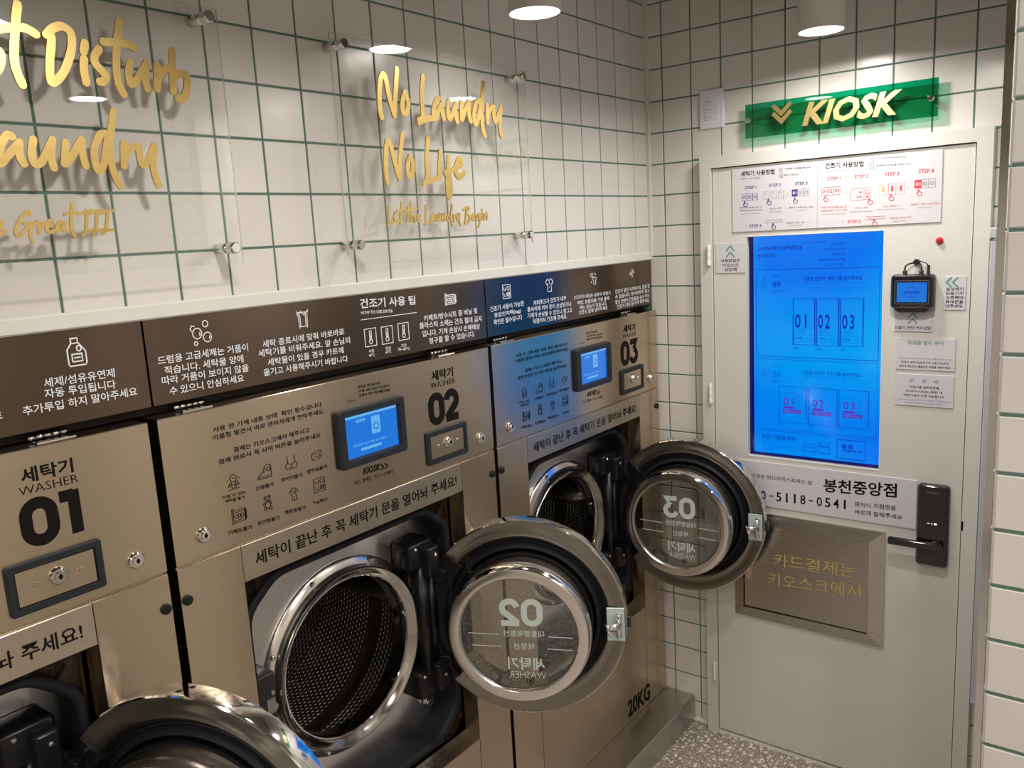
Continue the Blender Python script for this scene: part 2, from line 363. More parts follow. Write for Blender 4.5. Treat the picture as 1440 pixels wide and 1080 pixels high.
preload((0, 0.0, 1.0), ['24시간 셀프 빨래방', '이용안내', 'HOW TO USE', '고객센터', 'WASH', 'Please touch the # of washer you would like to use', '세탁기 사용시 번호를 확인후 결제를 진행해 주세요', 'Available', '건조', 'DRY', 'Please touch the # of dryer you would like to use', '사용중 | Occupied', 'Dry Sheet', 'Laundry Shopper Bag', 'SNACK', 'TOUCH', 'How to use washer', 'How to use dryer', '이용할 번호를 확인후', '결제 후 사용하세요', '건조기 번호를 확인한 후 사용해 주세요', '세탁물을 넣고 온도를 선택해 주세요', '세탁기에 세탁물 넣은 후', '이용할 번호와 코스 선택', 'Put in the laundry', '세탁코스 선택', 'Select course', '결제하기 버튼 누르고 결제', 'Make payment', '시작버튼 누르고 시작', 'Press [START]', '건조기에 세탁물 넣은 후', '이용할 번호와 건조기 선택', '건조시간 선택', 'Select time duration', '온도 선택하기', 'Choose drying temperature', '위 QR코드를 스캔하면 현재 세탁기 건조기 상태를 확인할 수 있습니다', '*드라이시트란 섬유의 정전기 예방, 보들보들 기분 좋게 해주는', '천연의 향 효능이 있어 건조시 함께', '카드결제는', '키오스크에서', 'DIGITAL DOOR LOCK', '점등1', 'KIOSK', '점등2', '스마트폰으로', '카드 결제는 키오스크에서'])
preload((0.02, 0.0, 1.0), ['세탁', '물품', '구매하기', '세탁기 사용방법', '건조기 사용방법', '-', '+', '건조기 사용 팁', '세탁기'])
preload((0.015, 0.0, 1.0), ['이용할 번호의 세탁기를 눌러주세요'])
preload((0.012, 0.0, 1.25), ['01', '02', '03'])
preload((0.012, 0.0, 1.0), ['이용할 번호의 건조기를 눌러주세요', '자판기물품구매', 'STEP.1', 'STEP.2', 'STEP.3', 'STEP.4', 'STEP.5', '사용방법은', '키오스크', '상단에', '삼성페이', '단말기의', '오른쪽에', '휴대폰을', '대주세요', '단말기 하단 카드삽입', '헛걸음 방지 뷰어', '세제/섬유유연제', '자동 투입됩니다', '추가투입 하지 말아주세요', '세탁은 유료로', '드럼용 고급세제는 거품이', '적습니다. 세탁물 양에', '따라 거품이 보이지 않을', '수 있으니 안심하세요', '세탁 종료시에 맞춰 바로바로', '세탁기를 비워주세요. 앞 손님의', '세탁물이 있을 경우 카트에', '옮기고 사용해주시기 바랍니다', 'HOW TO USE DRYER', '카페트/방수시트 등 비닐 및', '플라스틱 소재는 건조 절대 금지', '입니다. 기계 손상시 손해배상', '청구를 할 수 있습니다.', '저온', '40℃', '중온', '60℃', '고온', '70~80℃', '건조기 사용이 가능한', '옷감인지택(tag)', '확인은 필수입니다', '지퍼후크가 건조기 내부', '통사이에 끼어 옷이 손상되거나', '기계가 손상될 수 있으니 잠그고', '뒤집어서 건조해 주세요.', '[드라이시트]는 섬유의 정전기', '예방, 보들보들 기분 좋게', '하는 효능이 있습니다.', '건조시 함께 넣어주세요', '건조가 일단 시작되어도 문을 열', '수 있습니다. 무서워하지 말고', '열고 한번씩 건조물을 솎아 주어', '건조가 더욱 잘 되게 해주세요', '사용 전 기계 내통 상태  확인 필수입니다', '이물질 발견시 바로 관리자에게 연락주세요', '결제는 키오스크에서 해주시고', '결제 완료시 꼭 시작 버튼을 눌러주세요', '신발불가', '와이어불가', '명주솜불가', '터럴 수 있는', '세탁물 불가', '카페트불가', '솜인형불가', '펫용품불가', 'Tag확인', '헛걸음 방지뷰어로', '기계 사용 바로 가능한지', '집에서 미리 확인해보세요'])
preload((0.012, 0.0, 1.2), ['01', '02', '03'])
preload((0.008, 0.0, 1.0), ['이곳은 런드리익스프레스 샵', '문의시 지점명을', '바르게 말해주세요'])
preload((0.022, 0.0, 1.0), ['봉천중앙점', '세탁기'])
preload((0.012, 0.0, 1.15), ['070-5118-0541'])
preload((0.035, 0.3, 1.0), ['KIOSK'])
preload((0.025, 0.3, 1.0), ['KIOSK'])
preload((0.03, 0.0, 1.0), ['20KG'])
preload((0.014, 0.0, 1.0), ['세탁이 끝난 후 꼭 세탁기 문을 열어놔 주세요!'])
preload((-0.012, 0.0, 1.0), ['WASHER'])
def ctext(mb, t, c, w, h, P, **k): return text(mb, t, (c[0]-w/2, c[1]-h/2), (c[0]+w/2, c[1]-h/2), h, P, **k)
def ar(cx, cy, rx, ry, a0, a1, n=14): return [(cx+rx*math.cos(math.radians(a0+(a1-a0)*i/n)), cy+ry*math.sin(math.radians(a0+(a1-a0)*i/n))) for i in range(n+1)]
DIG = {'0': [ar(.5, .64, .38, .28, 0, 180)+ar(.5, .36, .38, .28, 180, 360)+[(.88, .64)]],
       '1': [[(.06, .90), (.48, .90)], [(.48, 1.0), (.48, .0)]],
       '2': [ar(.5, .66, .36, .26, 170, -35)+[(.12, .10)], [(.06, .08), (.94, .08)]],
       '3': [[(.10, .92), (.86, .92), (.48, .60)], ar(.48, .32, .38, .26, 80, -165)]}
def digits(mb, s, rect, w, d0, d1, P, flip=False):
    u0, v0, u1, v1 = rect; n = len(s); cw = (u1-u0)/(n+.08*(n-1))
    for i, ch in enumerate(s):
        a = u0+i*cw*1.08
        for st in DIG[ch]:
            pts = [(a+x*cw, v0+y*(v1-v0)) for x, y in st]
            if flip: pts = [(u0+u1-x, y) for x, y in pts]
            mb.stroke(pts, w, d0, d1, P, cap=False, curve=False)
def icon(mb, strokes, c, s, w, P, d=.0006, sy=None):
    sy = sy or s
    for st in strokes:
        if st[0] == 'o': mb.stroke(ar(c[0]+(st[1]-.5)*s, c[1]+(st[2]-.5)*sy, st[3]*s, st[3]*sy, 0, 360, 14)[:-1], w, d-.0004, d, P, False, False, True)
        else: mb.stroke([(c[0]+(x-.5)*s, c[1]+(y-.5)*sy) for x, y in st], w, d-.0004, d, P, False, False)
RECT = [(0, 0), (1, 0), (1, 1), (0, 1), (0, 0)]
IC = {
 'shoe': [[(0, .1), (0, .3), (.35, .5), (.55, .85), (.62, .9), (.95, .9), (1, .25), (1, .1), (0, .1)], [(0, .22), (1, .22)], ('o', .78, .62, .12), [(.38, .5), (.5, .42)], [(.45, .62), (.57, .54)], [(.5, .74), (.62, .66)]],
 'bra': [[(.2, 1), (.2, .5)], [(.8, 1), (.8, .5)], [(0, .35), (.2, .5), (.45, .35), (.55, .35), (.8, .5), (1, .35), (.95, .1), (.6, .05), (.5, .25), (.4, .05), (.05, .1), (0, .35)]],
 'pill': [[(.1, .2), (.75, .2), (1, .4), (1, .85), (.3, .85), (0, .6), (.1, .2)], [(.3, .65), (.85, .65), (.85, .4), (.3, .4)], [(.1, .2), (.0, .5)]],
 'cloth': [('o', .5, .72, .24), [(.25, .5), (.1, .2)], [(.75, .5), (.9, .2)], [(.35, .5), (.35, .1), (.65, .1), (.65, .5)], [(.05, .6), (.12, .7)], [(.95, .6), (.88, .7)], [(.1, .02), (.9, .02)], [(.4, .3), (.6, .3)], [(.42, .74), (.58, .74)], [(.15, .4), (.3, .3), (.2, .2)], [(.85, .4), (.7, .3), (.8, .2)]],
 'carpet': [[(.1, .1), (.9, .1), (.9, .85), (.1, .85), (.1, .1)], [(0, .05), (0, 1), (.1, 1), (.1, .05), (0, .05)], ('o', .33, .47, .12), ('o', .52, .47, .12), ('o', .7, .47, .12), [(.95, .15), (.95, .8)], [(1, .15), (1, .8)], [(.2, .72), (.85, .72)], [(.2, .22), (.85, .22)]],
 'bear': [('o', .5, .75, .2), ('o', .32, .92, .08), ('o', .68, .92, .08), ('o', .5, .35, .23), ('o', .3, .12, .12), ('o', .7, .12, .12), ('o', .25, .48, .09), ('o', .75, .48, .09), ('o', .5, .7, .07)],
 'dog': [('o', .5, .75, .2), [(.3, .85), (.12, .7), (.2, .55)], [(.7, .85), (.88, .7), (.8, .55)], [(.35, .55), (.3, .05), (.5, .05), (.5, .35)], [(.65, .55), (.75, .05), (.5, .05)], [(.44, .78), (.44, .74)], [(.56, .78), (.56, .74)], [(.45, .66), (.55, .66)]],
 'tag': [RECT, [(.12, .85), (.2, .6), (.38, .6), (.46, .85)], ('o', .73, .73, .15), [(.12, .4), (.2, .15), (.38, .15), (.46, .4)], [(.56, .14), (.9, .14), (.9, .42), (.56, .42), (.56, .14)], [(.56, .14), (.9, .42)], [(.56, .42), (.9, .14)]],
 'bottle': [[(.15, 0), (.85, 0), (.9, .08), (.9, .5), (.62, .82), (.3, .82), (.1, .6), (.1, .08), (.15, 0)], [(.3, .82), (.3, 1), (.6, 1), (.6, .82)], [(.28, .15), (.72, .15), (.72, .42), (.28, .42), (.28, .15)], [(.35, .29), (.65, .29)], ('o', .62, .62, .1)],
 'bubbles': [('o', .33, .5, .22), ('o', .76, .86, .13), ('o', .8, .3, .2), ('o', .22, .1, .08), [(.10, .58), (.02, .70), (.10, .84), (.24, .80)], [(.44, .4), (.46, .55)], [(.9, .22), (.92, .35)]],
 'basket': [[(.05, .9), (.95, .9)], [(.15, .85), (.2, .1)], [(.85, .85), (.8, .1)], [(.2, .1), (.8, .1)], [(.05, 1), (.1, .75), (.35, .95), (.6, .75), (.95, 1)], [(.28, .8), (.3, .1)], [(.72, .8), (.7, .1)], [(.2, 0), (.2, .1)], [(.8, 0), (.8, .1)]],
 'thermo': [RECT, [(.42, .42), (.42, .88), (.58, .88), (.58, .42)], ('o', .5, .28, .14), [(.5, .3), (.5, .65)]],
 'shirt': [[(.3, 1), (0, .8), (.1, .58), (.25, .66), (.25, 0), (.75, 0), (.75, .66), (.9, .58), (1, .8), (.7, 1), (.5, .85), (.3, 1)], [(.5, .85), (.5, .6)], [(.5, .4), (.5, .3)]],
 'sun': [('o', .25, .75, .13), [(.25, .95), (.25, 1)], [(.05, .75), (0, .75)], [(.1, .9), (.05, .97)], [(.42, .9), (.48, .97)], [(.35, .55), (.5, .62), (.62, .55), (.75, .62), (.95, .5), (.85, .38), (.8, .4), (.8, 0), (.5, 0), (.5, .4), (.42, .4), (.35, .55)], ('o', .8, .85, .05), ('o', .2, .2, .05)],
 'wind': [[(0, .62), (.55, .62), (.68, .74), (.62, .9), (.48, .92), (.42, .82)], [(0, .45), (.8, .45), (.98, .6), (.92, .8), (.76, .8)], [(0, .28), (.5, .28), (.65, .15), (.55, .0), (.42, .06)]],
 'hand': [[(.3, .95), (.38, 1), (.46, .95), (.46, .6), (.8, .55), (.95, .45), (.9, .1), (.75, 0), (.4, 0), (.2, .2), (.05, .4), (.15, .5), (.3, .42), (.3, .95)]],
 'drop': [[(.5, 1), (.2, .45), (.25, .15), (.5, 0), (.75, .15), (.8, .45), (.5, 1)], [(.85, .95), (1, .95)], [(.93, .87), (.93, 1.03)], [(-.05, .2), (.08, .2)]],
}
HAND1 = [(0.0125,[[(-1.9923,2.163),(-2.0006,2.1299),(-2.0077,2.0912),(-2.0078,2.0723),(-2.0024,2.0519)],[(-2.0331,2.1222),(-2.0181,2.1263),(-2.0028,2.1305),(-1.9858,2.1312),(-1.9733,2.1254)],[(-2.0333,2.0972),(-2.0259,2.0926),(-2.0267,2.0813),(-2.0342,2.0674),(-2.0433,2.0663),(-2.0447,2.081),(-2.0333,2.0972)],[(-1.9585,2.1266),(-1.9511,2.1238),(-1.9575,2.0938),(-1.961,2.0699),(-1.9586,2.0594),(-1.9437,2.0719),(-1.9301,2.0953),(-1.9222,2.1181),(-1.9222,2.1349),(-1.9334,2.1421),(-1.9481,2.1369),(-1.9585,2.1266)],[(-1.9015,2.123),(-1.9054,2.1104)],[(-1.9062,2.0993),(-1.9089,2.0838),(-1.9079,2.0647)],[(-1.8806,2.1167),(-1.8886,2.1065),(-1.8901,2.0962),(-1.8828,2.0869),(-1.8754,2.0774),(-1.8821,2.0684),(-1.8866,2.068)],[(-1.8411,2.1645),(-1.8497,2.1322),(-1.8554,2.1004),(-1.8571,2.0732),(-1.8498,2.0529)],[(-1.8723,2.1291),(-1.85,2.1301),(-1.8319,2.1306),(-1.8221,2.1267)],[(-1.8314,2.1044),(-1.8371,2.0859),(-1.8357,2.0712),(-1.8272,2.0743),(-1.8113,2.0952),(-1.8039,2.1057)],[(-1.8039,2.1057),(-1.8095,2.0826),(-1.8079,2.0655)],[(-1.7855,2.1047),(-1.7908,2.0672)],[(-1.7892,2.0783),(-1.7801,2.0945),(-1.7681,2.1013)],[(-1.7547,2.1314),(-1.7589,2.1013),(-1.7623,2.0656)],[(-1.7592,2.0881),(-1.7475,2.096),(-1.735,2.094),(-1.7341,2.0818),(-1.7405,2.0633),(-1.7481,2.0547),(-1.7557,2.0547)]]),(0.0115,[[(-2.0276,1.9777),(-2.0346,1.979),(-2.0447,1.9637),(-2.0511,1.9421),(-2.0467,1.9406),(-2.0354,1.9526),(-2.0191,1.9699)],[(-2.0191,1.9699),(-2.0211,1.9515),(-2.0171,1.9399)],[(-1.9987,1.9752),(-2.0041,1.9538),(-2.0014,1.9404),(-1.9928,1.9424),(-1.982,1.9582),(-1.9717,1.9758)],[(-1.9717,1.9758),(-1.977,1.9515),(-1.9751,1.9352)],[(-1.9521,1.9734),(-1.9585,1.9418)],[(-1.9567,1.9419),(-1.9463,1.9527),(-1.9282,1.9781)],[(-1.9273,1.9782),(-1.9286,1.957),(-1.9266,1.9393)],[(-1.8876,1.9902),(-1.8975,1.987),(-1.91,1.9649),(-1.9108,1.9398),(-1.9062,1.9327),(-1.8981,1.9438),(-1.8871,1.9804)],[(-1.8708,2.0247),(-1.8823,1.9806),(-1.8855,1.9515),(-1.8825,1.926),(-1.8751,1.9096)],[(-1.8607,1.9763),(-1.8653,1.9412)],[(-1.8634,1.9504),(-1.8541,1.9674),(-1.8414,1.9726)],[(-1.8362,1.9738),(-1.836,1.9533),(-1.8322,1.9441),(-1.8216,1.9538),(-1.8093,1.9751)],[(-1.8087,1.9752),(-1.8148,1.9465),(-1.8139,1.9275),(-1.8097,1.9123)]]),(0.0052,[[(-2.0691,1.8443),(-2.0625,1.8491),(-2.0597,1.8553),(-2.0635,1.8579),(-2.0695,1.8493),(-2.0694,1.8418),(-2.0627,1.8397),(-2.0565,1.8452)],[(-2.0192,1.8673),(-2.0217,1.8712),(-2.033,1.8611),(-2.0422,1.8448),(-2.0399,1.8358),(-2.0322,1.8419),(-2.0221,1.8519),(-2.0142,1.8543)],[(-2.0285,1.8544),(-2.0143,1.8541)],[(-2.0188,1.8532),(-2.0228,1.8391),(-2.0219,1.828)],[(-2.0088,1.8568),(-2.0103,1.84)],[(-2.0095,1.8438),(-2.0046,1.8515),(-1.9996,1.8547)],[(-1.9988,1.8475),(-1.9903,1.8525),(-1.9915,1.8578),(-1.9965,1.854),(-1.999,1.8462),(-1.9954,1.8402),(-1.9878,1.8432)],[(-1.9754,1.8562),(-1.9815,1.851),(-1.9848,1.8418),(-1.98,1.843),(-1.9712,1.8534)],[(-1.9712,1.8534),(-1.9728,1.8428),(-1.9696,1.842)],[(-1.955,1.8825),(-1.9601,1.8612),(-1.962,1.8438),(-1.9588,1.8337)],[(-1.9686,1.8666),(-1.9564,1.8685),(-1.9443,1.8677),(-1.9348,1.8716)],[(-1.9349,1.8709),(-1.9272,1.8715)],[(-1.9342,1.8709),(-1.9407,1.8405)],[(-1.9464,1.8346),(-1.9407,1.8405),(-1.9301,1.8423)],[(-1.9292,1.8675),(-1.9203,1.8708),(-1.9103,1.872)],[(-1.9189,1.8707),(-1.9245,1.8401)],[(-1.9305,1.8348),(-1.9248,1.8401),(-1.9132,1.8418)],[(-1.9138,1.8673),(-1.9034,1.8706),(-1.8939,1.8714)],[(-1.9019,1.8706),(-1.9084,1.841)],[(-1.9148,1.8356),(-1.9084,1.841),(-1.8975,1.8414)]])]
HAND2 = [(0.0125,[[(-1.2811,2.0598),(-1.2849,2.0816),(-1.2811,2.122),(-1.2727,2.1448),(-1.2627,2.1439),(-1.2555,2.1043),(-1.2435,2.0667)],[(-1.2435,2.0667),(-1.236,2.1062),(-1.2251,2.1633)],[(-1.206,2.1172),(-1.2165,2.0915),(-1.2153,2.075),(-1.2044,2.0759),(-1.1974,2.0973),(-1.206,2.1172)],[(-1.1434,2.1581),(-1.1514,2.114),(-1.1538,2.0713),(-1.1686,2.0586),(-1.1353,2.0674),(-1.1085,2.0704)],[(-1.0935,2.1161),(-1.1043,2.1097),(-1.1167,2.0871),(-1.1147,2.0743),(-1.0998,2.0884),(-1.0845,2.105)],[(-1.0845,2.105),(-1.0879,2.0894),(-1.0829,2.0723)],[(-1.0613,2.1136),(-1.0676,2.0866),(-1.062,2.0738),(-1.0503,2.0858),(-1.0362,2.1091)],[(-1.0362,2.1091),(-1.0414,2.0865),(-1.0361,2.069)],[(-1.0155,2.1132),(-1.0194,2.0747)],[(-1.0176,2.0748),(-1.0046,2.0961),(-0.9878,2.1178)],[(-0.9871,2.1179),(-0.9901,2.0882),(-0.985,2.0726)],[(-0.9424,2.1242),(-0.9621,2.1155),(-0.9726,2.085),(-0.9669,2.067),(-0.9537,2.0864),(-0.9426,2.1218)],[(-0.9276,2.1658),(-0.9357,2.134),(-0.9422,2.0872),(-0.9411,2.0595),(-0.9343,2.0424)],[(-0.9172,2.1148),(-0.9203,2.0749)],[(-0.9194,2.0843),(-0.9075,2.1063),(-0.8923,2.1134)],[(-0.8926,2.1098),(-0.8937,2.0862),(-0.8864,2.0796),(-0.8747,2.0971),(-0.863,2.1146)],[(-0.863,2.1146),(-0.8721,2.0735),(-0.8707,2.0545),(-0.8656,2.044)]]),(0.0118,[[(-1.2784,1.9243),(-1.2817,1.9475),(-1.276,1.997),(-1.2697,2.0113),(-1.2632,2.0058),(-1.2541,1.9698),(-1.2425,1.9333)],[(-1.2425,1.9333),(-1.2367,1.9738),(-1.2233,2.0279)],[(-1.205,1.9809),(-1.2133,1.9628),(-1.2143,1.9424),(-1.2071,1.9391),(-1.1978,1.9547),(-1.1985,1.9718),(-1.205,1.9809)],[(-1.1422,2.0232),(-1.1503,1.9769),(-1.1517,1.9403),(-1.1639,1.9244),(-1.142,1.9317),(-1.112,1.9358)],[(-1.1013,1.9982),(-1.105,1.9839)],[(-1.108,1.9732),(-1.112,1.9358)],[(-1.0755,1.9868),(-1.0801,1.9508),(-1.0855,1.9255),(-1.0856,1.8984),(-1.0803,1.8948),(-1.0748,1.9076),(-1.0756,1.9401),(-1.09,1.9488),(-1.0626,1.9567),(-1.0503,1.9661)],[(-1.0537,1.9605),(-1.0328,1.9684),(-1.0317,1.9794),(-1.0386,1.9828),(-1.0487,1.9679),(-1.0508,1.9479),(-1.0387,1.94),(-1.0214,1.9523)]]),(0.0048,[[(-1.2805,1.8751),(-1.2857,1.8403),(-1.2866,1.8332),(-1.2783,1.8384),(-1.2548,1.8415)],[(-1.268,1.8508),(-1.2581,1.8578),(-1.2616,1.8615),(-1.268,1.8508),(-1.2637,1.8426),(-1.2518,1.8451)],[(-1.2411,1.8821),(-1.2482,1.8541),(-1.2489,1.8359)],[(-1.2546,1.8659),(-1.2322,1.8675)],[(-1.2222,1.8738),(-1.2272,1.8409)],[(-1.2341,1.8621),(-1.2123,1.8664),(-1.1944,1.869)],[(-1.211,1.8829),(-1.2179,1.8407)],[(-1.2167,1.8462),(-1.2097,1.8535),(-1.2059,1.8516),(-1.2045,1.8396)],[(-1.1954,1.8477),(-1.1854,1.8513),(-1.1889,1.8569),(-1.1954,1.8477),(-1.1921,1.8402),(-1.1852,1.841)],[(-1.1634,1.8753),(-1.1688,1.8379),(-1.1721,1.8333),(-1.1605,1.8368),(-1.1476,1.8384)],[(-1.1432,1.8525),(-1.1497,1.845),(-1.1474,1.8403),(-1.1392,1.8506),(-1.1402,1.8411)],[(-1.1301,1.8542),(-1.1314,1.8428),(-1.1271,1.8418),(-1.1199,1.855),(-1.1214,1.8407)],[(-1.1112,1.8549),(-1.1126,1.8415),(-1.1023,1.8558),(-1.1023,1.8413)],[(-1.0858,1.8575),(-1.0944,1.846),(-1.0907,1.8391),(-1.0836,1.8497)],[(-1.0733,1.8767),(-1.0808,1.8477),(-1.0783,1.8282)],[(-1.0697,1.8534),(-1.0704,1.8378)],[(-1.0698,1.8436),(-1.0637,1.8523),(-1.0591,1.8532)],[(-1.0573,1.8552),(-1.0572,1.8414),(-1.0482,1.855)],[(-1.0482,1.855),(-1.0515,1.8374),(-1.0478,1.8284)],[(-1.0204,1.8686),(-1.0302,1.833)],[(-1.0333,1.8637),(-1.0201,1.8715),(-1.0125,1.8685),(-1.0218,1.8547),(-1.0113,1.8486),(-1.0155,1.8387),(-1.0272,1.8319)],[(-1.0054,1.8445),(-0.992,1.8503),(-0.9963,1.8554),(-1.0042,1.8465),(-0.9995,1.8393),(-0.9912,1.8422)],[(-0.9755,1.8541),(-0.984,1.8502),(-0.9833,1.84),(-0.9726,1.85),(-0.9762,1.8298),(-0.9819,1.8218)],[(-0.9624,1.8641),(-0.9627,1.861)],[(-0.9646,1.8549),(-0.9662,1.8387)],[(-0.9557,1.8548),(-0.9571,1.8406)],[(-0.957,1.8416),(-0.9456,1.8567),(-0.9455,1.8404)]])]

# ================================================================== THE SETTING
MB().box((-.75, -4.6, -.06), (3.1, .12, 0)).build('floor', TERR, kind='structure')
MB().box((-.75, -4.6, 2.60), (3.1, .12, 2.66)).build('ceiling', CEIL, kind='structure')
MB().box((3.0, -4.6, 0), (3.1, .12, 2.6)).build('wall_right', FARWALL, kind='structure')
MB().box((-.75, -4.7, 0), (3.1, -4.6, 2.6)).build('wall_front', FARWALL, kind='structure')
ROW0, P_, PL = 2.41, .1015, .1015*1.024      # height of the top grout line in view, tile pitch, pitch along the machine wall
G = .0044
_tm = {}
def tile_obj(u0, u1, v0, v1, P, parent, d1=.0, org=(0, 0, 0), stuff=None):
    w, h = round(u1-u0-G, 4), round(v1-v0-G, 4); key = (w, h, P)
    if w < .006 or h < .006: return
    if stuff is not None: stuff.box((u0+G/2, v0+G/2, d1-.007), (u1-G/2, v1-G/2, d1), P, .0010); return
    if key not in _tm:
        me = MB().box((-w/2, -h/2, -.007), (w/2, h/2, 0), P, .0010).build('tile', TILE)
        _tm[key] = me.data; o = me
    else:
        o = bpy.data.objects.new('tile', _tm[key]); COL.objects.link(o)
    o.parent = parent; o.location = P((u0+u1)/2, (v0+v1)/2, d1+random.uniform(-.0003, .0003))
    t = random.uniform(-.0022, .0022); t2 = random.uniform(-.0022, .0022)
    o.rotation_euler = (t, 0, t2) if P is KP else (0, t, t2)

# --- wall above the machines (green grout bed with one object per tile)
wl = MB()
wl.box((-.70, -4.6, 1.70), (-.0022, 0, 2.60)); wl.box((-.75, -4.6, 0), (-.68, 0, 1.70))
wall_left = wl.build('wall_left', GROUT, kind='structure')
rows = [ROW0-r*P_ for r in range(-2, 8)]
rest = MB()
k = 0; y1 = -.010
yl = [-.010]+[-(.10065+i*PL) for i in range(0, 43)]
for c in range(len(yl)-1):
    ya, yb = yl[c+1], yl[c]
    for r in range(len(rows)-1):
        za, zb = max(rows[r+1], 1.712), rows[r]
        if zb <= 1.72: continue
        far = ya < -2.36 or zb > 2.60
        tile_obj(ya, yb, za, min(zb, 2.6), LP, wall_left, 0.0, stuff=rest if far else None)
rest.build('tile_field', TILE, wall_left, kind='stuff')
# --- kiosk wall
wb = MB()
for a, b in (((-.70, .0022, 0), (.205, .10, 2.6)), ((1.02, .0022, 0), (3.05, .10, 2.6)), ((.205, .0022, 2.0), (1.02, .10, 2.6)), ((.205, .08, 0), (1.02, .10, 2.0))):
    wb.box(a, b)
wall_back = wb.build('wall_back', GROUT, kind='structure')
xl = [-.004]+[.0568+i*P_ for i in range(0, 26)]
zr = [ROW0-r*P_ for r in range(-2, 25)]
rest = MB()
for c in range(len(xl)-1):
    xa, xb = xl[c], xl[c+1]
    for r in range(len(zr)-1):
        za, zb = max(zr[r+1], .012), min(zr[r], 2.6)
        if zb-za < .01: continue
        a, b, lo = xa, xb, za
        if zb <= 2.0+.03 and zb > 0:     # beside the door frame
            if a >= .205 and b <= 1.02: continue
            if a < .205 < b: b = .2015+G/2
            elif a < 1.02 < b: a = 1.0225-G/2
        if zb > 2.01 > lo and b > .205 and a < 1.02: lo = 2.0085-G/2
        far = a > 1.25
        tile_obj(a, b, lo, zb, KP, wall_back, 0.0, stuff=rest if far else None)
rest.build('tile_field', TILE, wall_back, kind='stuff')
# --- pillar at the right with its steel edge strip
PY = -1.02; PX = 1.178
pil = MB().box((PX+.004, PY+.0022, 0), (1.95, -.55, 2.6)).build('wall_pillar', GROUT, kind='structure')
rest = MB(); pz = [2.0651+.1015*i for i in range(-21, 6)]
for c, (xa, xb) in enumerate(((PX, PX+.078), (PX+.078, PX+.1795), (PX+.1795, PX+.281), (PX+.281, PX+.3825), (PX+.3825, PX+.484), (PX+.484, 1.95))):
    for i in range(len(pz)-1):
        z0, z1 = max(pz[i], .002), min(pz[i+1], 2.6)
        if z1 > z0+.01: tile_obj(xa, xb, z0, z1, lambda u, v, d=0.: (u, PY-d, v), pil, 0., stuff=rest) if c > 1 else None
        if z1 > z0+.01 and c <= 1:
            w = round(xb-xa-G, 4); h = round(z1-z0-G, 4); kk = ('p', w, h)
            if kk not in _tm:
                o = MB().box((-w/2, -h/2, -.007), (w/2, h/2, 0), KP, .003).build('tile', TILE); _tm[kk] = o.data
            else: o = bpy.data.objects.new('tile', _tm[kk]); COL.objects.link(o)
            o.parent = pil; o.location = ((xa+xb)/2, PY, (z0+z1)/2)
for q in range(5):
    for i in range(len(pz)-1):
        z0, z1 = max(pz[i], .002), min(pz[i+1], 2.6); ya = PY+.001+q*.0935
        if z1 > z0+.01: rest.box((PX+.001, ya+.002, z0+.002), (PX+.006, ya+.0915, z1-.002), None, .001)
rest.build('tile_field', TILE, pil, kind='stuff')
MB().box((PX-.0125, PY-.001, 0), (PX-.0005, PY+.020, 2.6), c=.001).build('trim_1', CHROME, kind='structure')
# --- mouldings, then the black backing of the header gap
MB().box((-.012, -4.6, 1.689), (.006, 0, 1.716), c=.003).build('trim_2', WHITE, kind='structure')
MB().box((-.004, -.010, 1.70), (.010, .004, 2.6), c=.003).build('trim_3', WHITE, kind='structure')
MB().box((.133, -.012, 0), (1.16, 0.004, .014), c=.003).build('trim_4', WHITE, kind='structure')
MB().box((-.66, -4.6, 1.520), (-.035, -.001, 1.698)).build('dark_gap_backing', DARK, kind='structure')  # black box painting the shade in the gap between headers and washers

# ================================================================== KIOSK DOOR
# frame: four mitred profiles
DO = (.61, 0, 0)
door = empty('door_1', DO); door['kind'] = 'structure'
def mitre_frame(mb, o, i, d0, d1, P, sides=(0, 1, 2, 3)):
    """o, i: outer and inner rectangles (u0,v0,u1,v1)"""
    O = [(o[0], o[1]), (o[2], o[1]), (o[2], o[3]), (o[0], o[3])]; I = [(i[0], i[1]), (i[2], i[1]), (i[2], i[3]), (i[0], i[3])]
    for k in sides: j = (k+1) % 4; mb.prism([O[k], O[j], I[j], I[k]], d0, d1, P)
    return mb
fr = MB(); O = [(.200, 0.), (1.024, 0.), (1.024, 2.008), (.200, 2.008)]; I = [(.2375, 0.), (.985, 0.), (.985, 1.972), (.2375, 1.972)]
for k in (1, 2, 3): j = (k+1) % 4; fr.prism([O[k], O[j], I[j], I[k]], -.02, .036, KP)
rel(fr, DO).build('door_frame', PAINT, door, label='pale grey-green painted steel frame')
LD = .026     # front of the leaf
SX0, SZ0, SX1, SZ1 = .352, 1.043, .757, 1.752
leaf = MB()
for a, b in (((.2405, .018), (SX0, 1.969)), ((SX1, .018), (.9815, 1.969)), ((SX0, .018), (SX1, SZ0)), ((SX0, SZ1), (SX1, 1.969))):
    leaf.box((*a, -.02), (*b, LD), KP)
rel(leaf, DO).build('door_leaf', PAINT, door, label='flat grey-green painted door leaf')
rel(MB().box((.2, 0, -.02), (1.02, .010, .026), KP), DO).build('threshold', WHITE, door)
rel(MB().box((.2375, .01, -.06), (.985, 1.98, -.021), KP), DO).build('door_core', DARK, door)
for zz in (1.70, 1.245, .245):
    h = MB()
    for q in range(3): h.disc((0, 0), .0062, -.034+.0225*q, -.0125+.0225*q, lambda u, v, d=0.: (.231+u, -.043+v, zz+d), 14, .001)
    rel(h, DO).build('hinge', WHITE, door)

